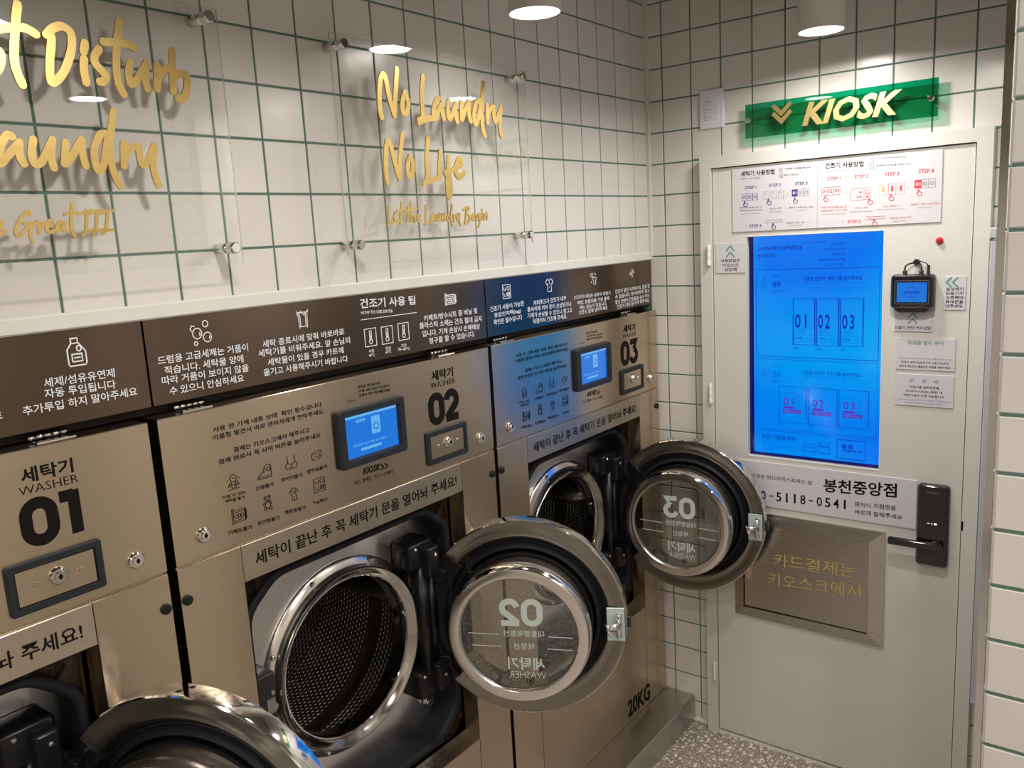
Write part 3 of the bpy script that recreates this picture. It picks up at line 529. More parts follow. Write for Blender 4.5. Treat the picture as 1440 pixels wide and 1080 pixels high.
# ---- kiosk display in the door
K0 = (.5545, -.02, SZ0)
ks = empty('kiosk_display', K0, 'tall blue lit touch screen set into the kiosk door', 'screen')
KD = .012
rel(MB().box((SX0+.001, SZ0+.001, -.015), (SX1-.001, SZ1-.001, KD-.003), KP), K0).build('screen_bezel', SCRGAP, ks, label='dark blue strip around the lit screen')
rel(MB().box((SX0+.016, SZ0+.012, KD-.004), (SX1-.001, SZ1-.001, KD), KP), K0).build('screen_panel', KSCR, ks, label='bright blue backlit page')
rel(mitre_frame(MB(), (SX0-.003, SZ0-.003, SX1+.003, SZ1+.003), (SX0, SZ0, SX1, SZ1), LD, LD+.0012, KP), K0).build('opening_rim', WHITE, ks)
X0, X1, Z0, Z1 = SX0+.016, SX1-.001, SZ0+.012, SZ1-.001
def SC(a, b): return (SX0+a*(SX1-SX0), SZ1-b*(SZ1-SZ0))      # fraction from the top left
DS = KD+.0006
pr = MB()   # page print: 0 dark ink, 1 line, 2 dim, 3 purple
def rct(mb, a, b, w, m=1):
    mb.mi = m; x0, y0 = SC(*a); x1, y1 = SC(*b); mb.stroke([(x0, y0), (x1, y0), (x1, y1), (x0, y1)], w, DS-.0003, DS, KP, False, False, True)
def st(mb, t, a, w, h, m=0, bold=.01, **k):
    mb.mi = m; p = SC(*a); text(mb, t, p, (p[0]+w*(SX1-SX0), p[1]), h*(SZ1-SZ0), KP, d=DS, bold=bold, **k)
st(pr, 'LAUNDRY EXPRESS #', (.075, .065), .345, .019, 0, .015, shear=.3); st(pr, '봉천중앙점', (.075, .095), .13, .018, 0); st(pr, '24시간 셀프 빨래방', (.075, .107), .19, .006, 2, 0)
st(pr, '24시간 이용 가능 셀프빨래방', (.40, .04), .20, .008, 1)
for a, t in ((.065, '이용안내'), (.19, 'HOW TO USE'), (.32, '고객센터')):
    rct(pr, (a, .115), (a+.115, .133), .0006, 2); st(pr, t, (a+.02, .129), .075, .007, 2, 0)
for i, (t, x, w) in enumerate((('세탁기&건조기', .63, .10), ('사용이 끝나기 10분전', .57, .16), ('알림문자 발송', .635, .095), ('#헛걸음방지뷰어#', .54, .19), ('QR코드로 접속', .58, .14))): st(pr, t, (x, .052+i*.0215), w, .011, 1 if i != 3 else 0)
rct(pr, (.06, .147), (.972, .535), .0016); rct(pr, (.06, .547), (.972, .868), .0010); rct(pr, (.06, .878), (.972, .985), .0010)
pr.mi = 1; x, z = SC(.12, .205); icon(pr, IC['drop'], (x, z), .020, .001, KP, DS, .034)
st(pr, '세탁', (.185, .226), .07, .026, 0, .02); st(pr, 'WASH', (.185, .250), .095, .015, 2, 0)
pr.mi = 0; x, z = SC(.185, .178); pr.stroke([(x, z), (x+.026, z)], .0012, DS-.0003, DS, KP, False, False)
st(pr, '이용할 번호의 세탁기를 눌러주세요', (.425, .199), .43, .019, 0, .015); st(pr, 'Please touch the # of washer you would like to use', (.435, .213), .44, .008, 2, 0); st(pr, '세탁기 사용시 번호를 확인후 결제를 진행해 주세요', (.45, .232), .42, .007, 2, 0)
for i in range(3):
    a = .352+i*.175; rct(pr, (a, .275), (a+.162, .478), .0026, 1); st(pr, '0%d' % (i+1), (a+.012, .405), .088, .062, 0, .012, spacing=1.25)
    rct(pr, (a+.012, .408), (a+.095, .425), .0005, 1); st(pr, '20KG 대기', (a+.025, .421), .055, .008, 1); rct(pr, (a+.008, .434), (a+.153, .462), .0006, 1)
    st(pr, '사용가능', (a+.018, .454), .055, .011, 0); st(pr, 'Available', (a+.09, .453), .045, .007, 2, 0); st(pr, '20KG', (a, .497), .045, .009, 1)
    pr.mi = 2; x, z = SC(a+.095, .385); pr.stroke(ar(x, z, .012, .022, 0, 360, 18)[:-1], .0005, DS-.0003, DS, KP, False, False, True)
pr.mi = 1; x, z = SC(.13, .612); icon(pr, IC['wind'], (x, z), .030, .0009, KP, DS, .034)
st(pr, '건조', (.185, .627), .07, .026, 1, .0); st(pr, 'DRY', (.185, .653), .06, .015, 2, 0)
pr.mi = 0; x, z = SC(.185, .575); pr.stroke([(x, z), (x+.026, z)], .0010, DS-.0003, DS, KP, False, False)
st(pr, '이용할 번호의 건조기를 눌러주세요', (.425, .609), .43, .018, 1, .012); st(pr, 'Please touch the # of dryer you would like to use', (.425, .622), .42, .008, 2, 0)
for i in range(3):
    a = .245+i*.228; rct(pr, (a, .668), (a+.212, .832), .0016, 1); pr.mi = 2
    for rr in (.019, .025): x, z = SC(a+.10, .735); pr.stroke(ar(x, z, rr, rr*1.25, 0, 360, 22)[:-1], .0005, DS-.0003, DS, KP, False, False, True)
    rct(pr, (a+.10, .675), (a+.145, .69), .0004, 2); rct(pr, (a+.16, .675), (a+.20, .69), .0004, 2); x, z = SC(a, .695); pr.mi = 2; pr.stroke([(x, z), (x+.085, z)], .0004, DS-.0003, DS, KP, False, False)
    st(pr, '0%d' % (i+1), (a+.03, .752), .085, .034, 3, .012, spacing=1.2)
    pr.mi = 3; x, z = SC(a+.03, .768); pr.box((x, z, DS-.0003), (x+.034, z+.007, DS), KP); x, z = SC(a+.025, .789); pr.box((x, z, DS-.0003), (x+.058, z+.012, DS), KP)
    pr.mi = 4; x, z = SC(a+.035, .785); text(pr, '사용중 | Occupied', (x, z), (x+.050, z), .006, KP, d=DS+.0002, bold=.0); st(pr, '25KG', (a, .846), .04, .008, 1)
st(pr, '자판기물품구매', (.10, .918), .27, .022, 0, .012)
for i, t in enumerate(('Dry Sheet', 'Laundry Shopper Bag', 'SNACK')): st(pr, t, (.10, .936+i*.017), (.12, .24, .09)[i], .010, 2, 0)
rct(pr, (.43, .925), (.53, .955), .0014, 1); rct(pr, (.43, .936), (.53, .940), .0007, 1); rct(pr, (.55, .93), (.635, .957), .0014, 1)
pr.mi = 1; x, z = SC(.55, .93); pr.stroke([(x, z), (x, z+.014), (x+.007, z+.014), (x+.007, z+.003), (x+.027, z+.003), (x+.027, z+.014), (x+.034, z+.014), (x+.034, z)], .0012, DS-.0003, DS, KP, False, False)
rct(pr, (.69, .888), (.895, .972), .0022, 1); rct(pr, (.715, .893), (.80, .906), .0004, 2); rct(pr, (.715, .958), (.80, .969), .0004, 2)
st(pr, '물품', (.72, .926), .09, .018, 0, .02); st(pr, '구매하기', (.72, .944), .15, .015, 0, .02); st(pr, 'TOUCH', (.745, .952), .10, .006, 2, 0)
rel(pr, K0).build('screen_page', [SCRINK, SCRLINE, SCRDIM, SCRPURP, MSCRW], ks, label='dark blue menu lines and lettering of the page')

# ---- flat boards on the door
def board(name, label, cat, rect, d0=LD, th=.003, mat_=CARD, group=None):
    u0, v0, u1, v1 = rect; org = ((u0+u1)/2, -d0, v0)
    o = empty(name, org, label, cat, group); rel(MB().box((u0, v0, d0), (u1, v1, d0+th), KP, .0006), org).build('board', mat_, o)
    return o, org, d0+th+.0004
# instruction poster
PR = (.3065, 1.768, .9035, 1.962)
po, org, dd = board('instruction_board', 'wide white instruction board above the blue screen, with washing and drying steps', 'sign', PR, LD, .004)
pm = MB()   # 0 black 1 navy 2 red 3 grey 4 white 5 ochre
def PZ(a, b): return ((0.00057015758*a+-1.5530369e-05*b+0.28599035)/(0.00012015374*a+-3.4511718e-05*b+1), (0.00018729749*a+-0.00056330424*b+2.0472998)/(0.00012015374*a+-3.4511718e-05*b+1))
def pt(t, a, b, h, m, bold=.008, **k): pm.mi = m; text(pm, t, PZ(*a), PZ(*b), h, KP, d=dd, bold=bold, **k)
def prc(a, b, w, m, fill=False):
    pm.mi = m; x0, y0 = a; x1, y1 = b
    if fill: pm.prism([(x0, y1), (x1, y1), (x1, y0), (x0, y0)] if y0 > y1 else [(x0, y0), (x1, y0), (x1, y1), (x0, y1)], dd-.0003, dd, KP)
    else: pm.stroke([(x0, y0), (x1, y0), (x1, y1), (x0, y1)], w, dd-.0003, dd, KP, False, False, True)
pt('세탁기 사용방법', (95, 213), (302, 196), .0165, 0, .02); pt('How to use washer', (97, 230), (218, 222), .006, 3, 0)
pt('건조기 사용방법', (612, 163), (848, 150), .0165, 0, .02); pt('How to use dryer', (612, 185), (738, 177), .006, 3, 0)
for (t, a, b, h, m) in (('STEP.1', (121, 290), (190, 285), .009, 1), ('STEP.2', (268, 275), (340, 270), .009, 1), ('STEP.3', (428, 265), (505, 260), .009, 1), ('STEP.4', (148, 523), (222, 520), .009, 1),
  ('STEP.1', (627, 236), (708, 231), .0095, 2), ('STEP.2', (793, 222), (877, 218), .0095, 2), ('STEP.3', (978, 208), (1066, 203), .0095, 2), ('STEP.4', (1186, 190), (1280, 186), .0105, 2), ('STEP.5', (750, 497), (830, 494), .009, 2),
  ('이용할 번호를 확인후', (365, 168), (525, 160), .005, 0), ('결제 후 사용하세요', (362, 208), (450, 203), .005, 0), ('건조기 번호를 확인한 후 사용해 주세요', (922, 105), (1110, 95), .005, 0), ('세탁물을 넣고 온도를 선택해 주세요', (922, 150), (1140, 138), .005, 0),
  ('세탁기에 세탁물 넣은 후', (88, 408), (222, 403), .0055, 1), ('이용할 번호와 코스 선택', (88, 426), (222, 421), .0055, 1), ('Put in the laundry', (100, 446), (215, 441), .004, 3), ('세탁코스 선택', (270, 415), (342, 410), .0055, 1), ('Select course', (270, 431), (344, 428), .004, 3),
  ('결제하기 버튼 누르고 결제', (392, 408), (538, 402), .0055, 1), ('Make payment', (430, 425), (500, 420), .004, 3), ('시작버튼 누르고 시작', (372, 502), (485, 497), .0055, 1), ('Press [START]', (392, 518), (470, 514), .004, 3),
  ('건조기에 세탁물 넣은 후', (590, 408), (745, 402), .006, 2), ('이용할 번호와 건조기 선택', (588, 428), (745, 422), .006, 2), ('Put in the laundry', (600, 448), (735, 442), .004, 3), ('건조시간 선택', (795, 412), (873, 408), .006, 2), ('Select time duration', (765, 432), (902, 426), .004, 3),
  ('온도 선택하기', (970, 402), (1062, 396), .006, 2), ('Choose drying temperature', (930, 420), (1105, 412), .004, 3), ('결제하기 버튼 누르고 결제', (1138, 390), (1312, 380), .006, 2), ('Make payment', (1180, 408), (1265, 402), .004, 3), ('시작버튼 누르고 시작', (1005, 474), (1138, 467), .006, 2), ('Press [START]', (1022, 492), (1110, 487), .004, 3)):
    pt(t, a, b, h, m, .012 if t.startswith('STEP') else 0.)
def three(a, w, h, m, hl=False, dx=.0175):
    x, z = PZ(*a)
    for i in range(3):
        mm = m if (not hl or i == 0) else 3
        prc((x+i*dx, z), (x+i*dx+w, z+h), .0008, mm, fill=(hl and i == 0)); pm.mi = 4 if (hl and i == 0) else mm
        text(pm, '0%d' % (i+1), (x+i*dx+.003, z+h*.28), (x+i*dx+w-.003, z+h*.28), h*.45, KP, d=dd+.0002, bold=.01)
three((101, 360), .0165, .0205, 1); three((408, 334), .0165, .0205, 1, True); three((590, 328), .0175, .0225, 2); three((1161, 284), .0175, .0225, 2, True)
for i in range(3):
    a = PZ(238+i*45, 350-i*3); prc(a, (a[0]+.0155, a[1]+.022), .0006, 1 if i > 1 else 3); pm.mi = 1; pm.stroke([(a[0]+.002, a[1]+.017), (a[0]+.009, a[1]+.017)], .0006, dd-.0003, dd, KP, False, False)
    a = PZ(946+i*54, 325-i*3); prc(a, (a[0]+.0195, a[1]+.030), .0006, 5 if i == 0 else 2); pm.mi = 5 if i == 0 else 2; icon(pm, IC['thermo'][1:], (a[0]+.0098, a[1]+.016), .020, .0018, KP, dd)
a = PZ(770, 358); prc(a, (a[0]+.036, a[1]+.032), .0008, 2); pm.mi = 2; text(pm, '40', (a[0]+.022, a[1]+.019), (a[0]+.031, a[1]+.019), .006, KP, d=dd); text(pm, '5000', (a[0]+.016, a[1]+.006), (a[0]+.031, a[1]+.006), .006, KP, d=dd)
for q in (.0, .018): prc((a[0]+.039, a[1]+q), (a[0]+.053, a[1]+q+.015), .0008, 2); text(pm, '+' if q else '-', (a[0]+.043, a[1]+q+.006), (a[0]+.049, a[1]+q+.006), .004, KP, d=dd, bold=.02)
for (u, v) in ((340, 172), (343, 206)): c = PZ(u, v); pm.mi = 0; prc((c[0]-.0045, c[1]-.0055), (c[0]+.0045, c[1]+.0055), .0006, 0); icon(pm, IC['drop'][:1], c, .006, .0006, KP, dd)
for (u, v) in ((898, 113), (898, 150)): c = PZ(u, v); pm.mi = 0; prc((c[0]-.0055, c[1]-.0065), (c[0]+.0055, c[1]+.0065), .0006, 0); icon(pm, IC['drop'][:1], c, .007, .0006, KP, dd)
for (u, v, m) in ((123, 378, 1), (268, 365, 1), (430, 356, 1), (296, 515, 1), (617, 345, 2), (888, 362, 2), (1019, 338, 2), (1190, 308, 2), (917, 492, 2)): pm.mi = m; icon(pm, IC['hand'], PZ(u, v), .0155, .0013, KP, dd+.0004, .0175)
for (u, v, m) in ((258, 486, 3), (872, 466, 2)): pm.mi = m; c = PZ(u, v); pm.stroke(ar(c[0], c[1], .0055, .0055, 0, 360, 12)[:-1], .0007, dd-.0003, dd, KP, False, False, True); prc((c[0]+.008, c[1]-.0035), (c[0]+.047, c[1]+.0035), .0006, m)
for (u, v) in ((225, 330), (385, 320), (742, 308), (933, 295), (1120, 278), (128, 514), (722, 490)): c = PZ(u, v); pm.mi = 3; pm.stroke([(c[0]-.002, c[1]+.004), (c[0]+.001, c[1]), (c[0]-.002, c[1]-.004)], .0006, dd-.0003, dd, KP, False, False)
a = PZ(567, 150); b = PZ(563, 538); pm.mi = 3; pm.stroke([a, b], .0006, dd-.0003, dd, KP, False, False)
rel(pm, org).build('printed_steps', [INK, NAVY, RED, GREY, WINK, GINK], po, label='blue washing steps and red drying steps with small hands')
def chevrons(mb, c, w, h, sw, P, d, n=2, horiz=False, gap=.5):
    for i in range(n):
        o = (i-.5*(n-1))*h*gap*1.3
        pts = [(-w/2, -h/4), (0, h/4), (w/2, -h/4)]
        pts = [(-(y+o), x) if horiz else (x, y+o) for x, y in pts]
        mb.stroke([(c[0]+x, c[1]+y) for x, y in pts], sw, d-.0003, d, P, True, False)
def small(name, label, rect, lines, group=None, th=.003, chev=None, icons=None):
    o, org, dd = board(name, label, 'sign', rect, LD, th, CARD, group); m = MB(); u0, v0, u1, v1 = rect; W, H = u1-u0, v1-v0
    for (t, fx, fy, fw, fh, mi, bo) in lines:
        m.mi = mi; ctext(m, t, (u0+fx*W, v1-fy*H), fw*W, fh*H, KP, d=dd, bold=bo)
    if chev: m.mi = 1; chevrons(m, (u0+chev[0]*W, v1-chev[1]*H), chev[2], chev[3], chev[4], KP, dd, 2, chev[5])
    if icons:
        m.mi = 2
        for fx, fy, s in icons: icon(m, IC['wind'], (u0+fx*W, v1-fy*H), s, .0007, KP, dd)
    rel(m, org).build('lettering', [INK, GREENINK, BLUEINK, GREY], o)
    return o
small('notice_card', 'small square white card with two green upward chevrons left of the blue screen', (0.2487, 1.6400, 0.3477, 1.7350),
      [('사용방법은', .5, .58, .66, .11, 0, .012), ('키오스크', .5, .73, .55, .11, 0, .012), ('상단에', .5, .88, .42, .11, 0, .012)], chev=(.5, .27, .024, .030, .0048, False))
small('notice_card', 'white card with green left-pointing chevrons, right of the card terminal', (0.9172, 1.5267, 0.9714, 1.6202),
      [(t, .5, .38+.125*i, .80, .10, 0, .012) for i, t in enumerate(('삼성페이', '단말기의', '오른쪽에', '휴대폰을', '대주세요'))], chev=(.36, .18, .024, .024, .0045, True))
small('notice_card', 'narrow white card with green upward chevrons just below the card terminal', (0.7898, 1.4639, 0.8901, 1.5184+.004),
      [('단말기 하단 카드삽입', .5, .80, .93, .17, 0, .012)], chev=(.5, .34, .022, .024, .0045, False))
small('notice_card', 'white card with a green headline, upper of the two wide cards under the terminal', (0.7972, 1.3540, 0.9514, 1.4459),
      [('헛걸음 방지 뷰어', .5, .14, .60, .12, 1, .012), ('위 QR코드를 스캔하면 현재 세탁기 건조기 상태를 확인할 수 있습니다', .5, .64, .90, .05, 3, 0), ('집에서 세탁기&건조기의 사용 가능한지', .5, .76, .80, .075, 0, .01), ('편하게 확인하고 불필요한 방문을 예방하세요!', .5, .89, .86, .075, 0, .01)])
small('notice_card', 'white card with three blue wind symbols, lowest card under the terminal', (0.7977, 1.2485, 0.9512, 1.3417),
      [('건조기용 섬유유연제', .5, .40, .50, .085, 0, .01), ('[드라이시트]는 매장 내', .5, .54, .62, .085, 0, .01), ('자판기에서 구매 가능합니다', .5, .67, .70, .085, 0, .01), ('*드라이시트란 섬유의 정전기 예방, 보들보들 기분 좋게 해주는', .5, .81, .92, .05, 2, 0), ('천연의 향 효능이 있어 건조시 함께', .5, .90, .65, .05, 2, 0)],
      icons=((.29, .20, .014), (.50, .20, .014), (.71, .20, .014)))
# phone number board
PH = (0.3138-.012, 0.8774-.001, 0.8645, 1.0262)
o, org, dd = board('phone_number_board', 'wide white board with the shop phone number below the blue screen', 'sign', PH, LD, .004); m = MB()
text(m, '이곳은 런드리익스프레스 샵', (0.3649, 0.9698), (0.5617, 0.9706), .014, KP, d=dd, bold=.008)
text(m, '봉천중앙점', (0.5970, 0.9524), (0.8103, 0.9659), .044, KP, d=dd, bold=.022)
pa, pb = (0.3401, 0.8963), (0.6748, 0.9066)
for q, ch in enumerate('070-5118-0541'):
    f = (q+.5)/13; cw = (pb[0]-pa[0])/13*{'1': .24, '-': .52}.get(ch, .66); cx_, cz_ = pa[0]+f*(pb[0]-pa[0]), pa[1]+f*(pb[1]-pa[1]); hh = .004 if ch == '-' else .031
    zz_ = cz_+(.0155-.002 if ch == '-' else 0); text(m, ch, (cx_-cw/2, zz_), (cx_+cw/2, zz_), hh, KP, d=dd, bold=.012)
text(m, '문의시 지점명을', (0.6914, 0.9207), (0.8093, 0.9259), .0155, KP, d=dd, bold=.008); text(m, '바르게 말해주세요', (0.6918, 0.8956), (0.8276, 0.9001), .0155, KP, d=dd, bold=.008)
rel(m, org).build('lettering', INK, o)
m = MB(); c = (0.3273, 0.9990); m.disc(c, .006, dd, dd+.002, KP, 8); m.box((c[0]-.009, c[1]-.001, dd), (c[0]+.009, c[1]+.004, dd+.0018), KP); m.box((c[0]-.004, c[1]-.008, dd), (c[0]+.004, c[1]-.001, dd+.0018), KP)
rel(m, org).build('brown_emblem', mat('brown_ink', (.16, .07, .03), .5), o)

# ---- stainless hatch in the door
HX0, HZ0, HX1, HZ1 = .306, .478, .782, .852
HO = ((HX0+HX1)/2, -LD, HZ0)
hatch = empty('steel_hatch', HO, 'stainless steel payment hatch with a sloped frame, low on the kiosk door', 'hatch')
W_ = .045; fr = MB()
Oo = [(HX0, HZ0), (HX1, HZ0), (HX1, HZ1), (HX0, HZ1)]; Ii = [(HX0+W_*.72, HZ0+W_*.8), (HX1-W_, HZ0+W_*.8), (HX1-W_, HZ1-W_*.8), (HX0+W_*.72, HZ1-W_*.8)]
for k in range(4):
    j = (k+1) % 4; lo = [[KP(*Oo[k], LD), KP(*Oo[j], LD)], [KP(*Oo[k], LD+.007), KP(*Oo[j], LD+.007)], [KP(*Ii[k], LD+.017), KP(*Ii[j], LD+.017)], [KP(*Ii[k], LD+.001), KP(*Ii[j], LD+.001)]]
    fr.loft(lo, False, False)
rel(fr, HO).build('hatch_frame', BOXSTEEL, hatch)
rel(MB().box((Ii[0][0]+.002, Ii[0][1]+.002, LD), (Ii[2][0]-.002, Ii[2][1]-.002, LD+.010), KP, .0008), HO).build('hatch_door', BOXSTEEL, hatch)
rel(MB().box((Ii[0][0], Ii[0][1], LD), (Ii[2][0], Ii[2][1], LD+.002), KP), HO).build('shadow_gap', DARK, hatch)
m = MB(); text(m, '카드결제는', (0.4409, 0.6774), (0.6993, 0.6904), .045, KP, d=LD+.0108, bold=0); text(m, '키오스크에서', (0.4216, 0.6056), (0.7151, 0.6279), .045, KP, d=LD+.0108, bold=0)
rel(m, HO).build('lettering', GINK, hatch, label='gold lettering')
m = MB(); m.prism([(.338+.012, .615), (.338+.028, .615), (.338+.028, .675), (.338+.012, .675)], LD+.010, LD+.0115, KP); m.disc((.358, .662), .003, LD+.011, LD+.013, KP, 10); m.disc((.358, .628), .003, LD+.011, LD+.013, KP, 10)
m.box((.3545, .636, LD+.0113), (.3605, .654, LD+.0118), KP)
rel(m, HO).build('catch_plate', CHROME, hatch)

# ---- digital lock with lever
LX0, LX1, LZ0, LZ1 = .868, .953, .775, 1.022
LO = ((LX0+LX1)/2, -LD, LZ0)
dl = empty('digital_door_lock', LO, 'black digital door lock with a long lever handle pointing left', 'door lock')
def rrect(u0, v0, u1, v1, r, n=5):
    p = []
    for cx, cy, a in ((u1-r, v1-r, 0), (u0+r, v1-r, 90), (u0+r, v0+r, 180), (u1-r, v0+r, 270)):
        for i in range(n+1): t = math.radians(a+90*i/n); p.append((cx+r*math.cos(t), cy+r*math.sin(t)))
    return p
def rbox(mb, rect, r, d0, d1, P, bev=.002, n=5):
    u0, v0, u1, v1 = rect; a = rrect(u0, v0, u1, v1, r, n); b = rrect(u0+bev, v0+bev, u1-bev, v1-bev, max(r-bev, .0005), n)
    lo = [[P(u, v, d0) for u, v in a], [P(u, v, d1-bev) for u, v in a], [P(u, v, d1) for u, v in b]]
    mb.loft(lo, True, True); mb.add(lo[2], [tuple(range(len(a)))], False); mb.add(lo[0], [tuple(range(len(a)-1, -1, -1))], False); return mb
rel(rbox(MB(), (LX0, LZ0, LX1, LZ1), .012, LD, LD+.020, KP, .005), LO).build('lock_body', GLBLACK, dl)
m = MB(); m.disc((LX0+.052, .842), .015, LD+.018, LD+.032, KP, 20, .002); rbox(m, (.796, .831, LX0+.072, .853), .004, LD+.030, LD+.043, KP, .003)
rel(m, LO).build('lever_handle', GLBLACK, dl)
m = MB(); m.box((LX0+.048, .905, LD+.0199), (LX0+.055, .909, LD+.0206), KP); m.box((LX0+.030, .906, LD+.0199), (LX0+.036, .907, LD+.0206), KP); m.box((LX0+.040, .906, LD+.0199), (LX0+.044, .907, LD+.0206), KP)
rel(m, LO).build('indicator_light', WLED, dl, label='small white indicator light')
m = MB(); text(m, 'HIVIC', (LX0+.025, .998), (LX0+.060, .998), .005, KP, d=LD+.0206, bold=.01); text(m, 'DIGITAL DOOR LOCK', (LX0+.025, .797), (LX0+.060, .797), .003, KP, d=LD+.0206, bold=0)
rel(m, LO).build('lettering', GREY, dl)
m = MB().box((.9835, .895, LD-.01), (.9905, .925, LD+.010), KP, .001); tag(m.build('strike_plate', CHROME), 'small steel strike plate in the frame beside the black lock', 'strike plate')

# ---- card terminal, cable, red button
TO = (.842, -LD, 1.527)
ter = empty('card_terminal', TO, 'black card payment terminal with a small blue screen on the kiosk door', 'card terminal')
rel(rbox(MB(), (.785, 1.531, .897, 1.628), .012, LD, LD+.034, KP, .006), TO).build('terminal_body', GLBLACK, ter)
m = MB(); m.loft([[KP(.792, 1.535, LD+.004), KP(.890, 1.535, LD+.004), KP(.890, 1.535, LD+.030), KP(.792, 1.535, LD+.030)], [KP(.806, 1.522, LD+.006), KP(.876, 1.522, LD+.006), KP(.876, 1.522, LD+.026), KP(.806, 1.522, LD+.026)]], True, False, True)
rel(m, TO).build('card_slot', GLBLACK, ter)
rel(MB().box((.803, 1.551, LD+.0335), (.880, 1.606, LD+.0345), KP), TO).build('terminal_screen', MSCR, ter, label='small bright blue screen')
m = MB(); m.mi = 0; text(m, 'smartro', (.820, 1.575), (.864, 1.575), .009, KP, d=LD+.035, bold=.01); text(m, '카드를 넣어주세요', (.829, 1.565), (.853, 1.565), .0035, KP, d=LD+.035); text(m, '20 36', (.858, 1.600), (.877, 1.600), .003, KP, d=LD+.035)
m.stroke(ar(.842, 1.583, .014, .010, 30, 150), .0012, LD+.0346, LD+.035, KP, False, False)
m.mi = 1; m.stroke([(u, v) for u, v in rrect(.798, 1.546, .885, 1.611, .004)], .0009, LD+.0338, LD+.0343, KP, False, False, True); m.stroke([(.812, 1.540), (.825, 1.540), (.828, 1.537), (.856, 1.537), (.859, 1.540), (.872, 1.540)], .0009, LD+.0338, LD+.0343, KP, False, False)
rel(m, TO).build('screen_print', [SCRINK, GREY], ter)
cb = MB(); cb.disc((.846, 1.661), .0085, LD, LD+.009, KP, 16, .002)
def bez(p, n=14):
    out = []
    for i in range(n+1):
        t = i/n; out.append(tuple(sum(c*q[a] for c, q in zip(((1-t)**3, 3*t*(1-t)**2, 3*t*t*(1-t), t**3), p)) for a in range(3)))
    return out
cb.tube(bez([KP(.842, 1.659, LD+.008), KP(.815, 1.658, LD+.03), KP(.822, 1.645, LD+.026), KP(.820, 1.631, LD+.02)]), .0022)
cb.tube(bez([KP(.850, 1.659, LD+.008), KP(.866, 1.656, LD+.028), KP(.864, 1.645, LD+.026), KP(.862, 1.631, LD+.02)]), .0022)
cb.tube(bez([KP(.848, 1.664, LD+.008), KP(.872, 1.662, LD+.028), KP(.885, 1.660, LD+.026), KP(.880, 1.631, LD+.02)]), .0015)
for u in (.820, .862): cb.disc((0, 0), .006, -.004, .006, lambda a, b, d=0., u=u: (u+a, -LD-.02+b, 1.633+d), 12, .001)
cb.disc((0, 0), .0042, -.004, .020, lambda a, b, d=0.: (.880+a, -LD-.02+b, 1.633+d), 12, .001)
tag(cb.build('cable_bundle', BLACK), 'three thin black cables looping from a hole into the card terminal', 'cable')
m = MB(); m.disc((.902, 1.7175), .0095, LD, LD+.006, KP, 20, .001); m.disc((.902, 1.7175), .0072, LD+.005, LD+.011, KP, 20, .003)
tag(m.build('red_button', REDB), 'small round red button on the door above the card terminal', 'button')

# ---- wall switch plate
SO = (.231, 0, 2.097)
sw = empty('wall_switch', SO, 'pale three-button switch plate on the tiles left of the green sign', 'light switch')
SWP = lambda u, v, d=0.: (.231+u, -d, 2.157+v)
rel(rbox(MB(), (-.040, -.060, .040, .060), .003, 0, .008, SWP, .002), SO).build('cover_plate', SWITCH, sw)
for i, t in enumerate(('점등1', 'KIOSK', '점등2')):
    b = rel(MB().box((-.022, .013-i*.0235, .007), (.020, .0345-i*.0235, .0105), SWP, .001), SO).build('rocker', SWITCH, sw)
    m = MB(); ctext(m, t, (-.008, .022-i*.0235), .020, .006, SWP, d=.0110, bold=.0); rel(m, SO).build('lettering', GREY, b)
rel(MB().box((.0225, -.036, .007), (.0255, .036, .0095), SWP, .001), SO).build('side_bar', WLED if False else WINK, sw)

# ---- green kiosk sign
GD = .030
GZ = (.336, 2.055, .866, 2.150)
GO = (.60, 0, GZ[1])
gs = empty('kiosk_sign', GO, 'translucent green acrylic sign reading KIOSK in gold above the door', 'sign')
m = MB(); m.mi = 0; u0, v0, u1, v1 = (0.3516, 2.0501, 0.8872, 2.1499)
m.add([KP(u0, v0, GD), KP(u1, v0, GD), KP(u1, v1, GD), KP(u0, v1, GD)], [(0, 1, 2, 3)]); m.mi = 1
m.add([KP(*q, e) for e in (GD-.004, GD) for q in ((u0, v0), (u1, v0), (u1, v1), (u0, v1))], [(0, 1, 5, 4), (1, 2, 6, 5), (2, 3, 7, 6), (3, 0, 4, 7)])
rel(m, GO).build('sign_panel', [GREENAC, GREENEDGE], gs, label='see-through green acrylic strip')
for c in ((0.3612, 2.1042), (0.8699, 2.0980)):
    m = MB(); m.disc(c, .007, -.002, GD-.004, KP, 16); m.disc(c, .0095, GD, GD+.008, KP, 20, .003); rel(m, GO).build('standoff', CHROME, gs)
m = MB(); text(m, 'KIOSK', (0.5257, 2.0655), (0.7979, 2.0658), .067, KP, d=GD+.005, bold=.035, shear=.30, th=.005)
def islands(mb):
    par = list(range(len(mb.v)))
    def fd(a):
        while par[a] != a: par[a] = par[par[a]]; a = par[a]
        return a
    for f in mb.f:
        for q in f[1:]: par[fd(q)] = fd(f[0])
    return fd
fd = islands(m); gr = {}
for f in m.f: gr.setdefault(fd(f[0]), []).append(f)
# front and back of one letter share its outline: merge by place
parts = sorted(gr.values(), key=lambda fs: min(m.v[i][0] for f in fs for i in f))
for fs in parts:
    ids = sorted({i for f in fs for i in f}); ix = {a: b for b, a in enumerate(ids)}
    q = MB(); q.add([m.v[i] for i in ids], [tuple(ix[i] for i in f) for f in fs], False); rel(q, GO).build('letter', KLETTER, gs)
m = MB(); c = (0.4643, 2.1056)
for q in (.011, -.012): m.stroke([(c[0]-.026, c[1]+q+.020), (c[0], c[1]+q-.006), (c[0]+.028, c[1]+q+.022)], .011, GD, GD+.005, KP, False, False)
rel(m, GO).build('chevron', KLETTER, gs, label='two gold downward chevrons')

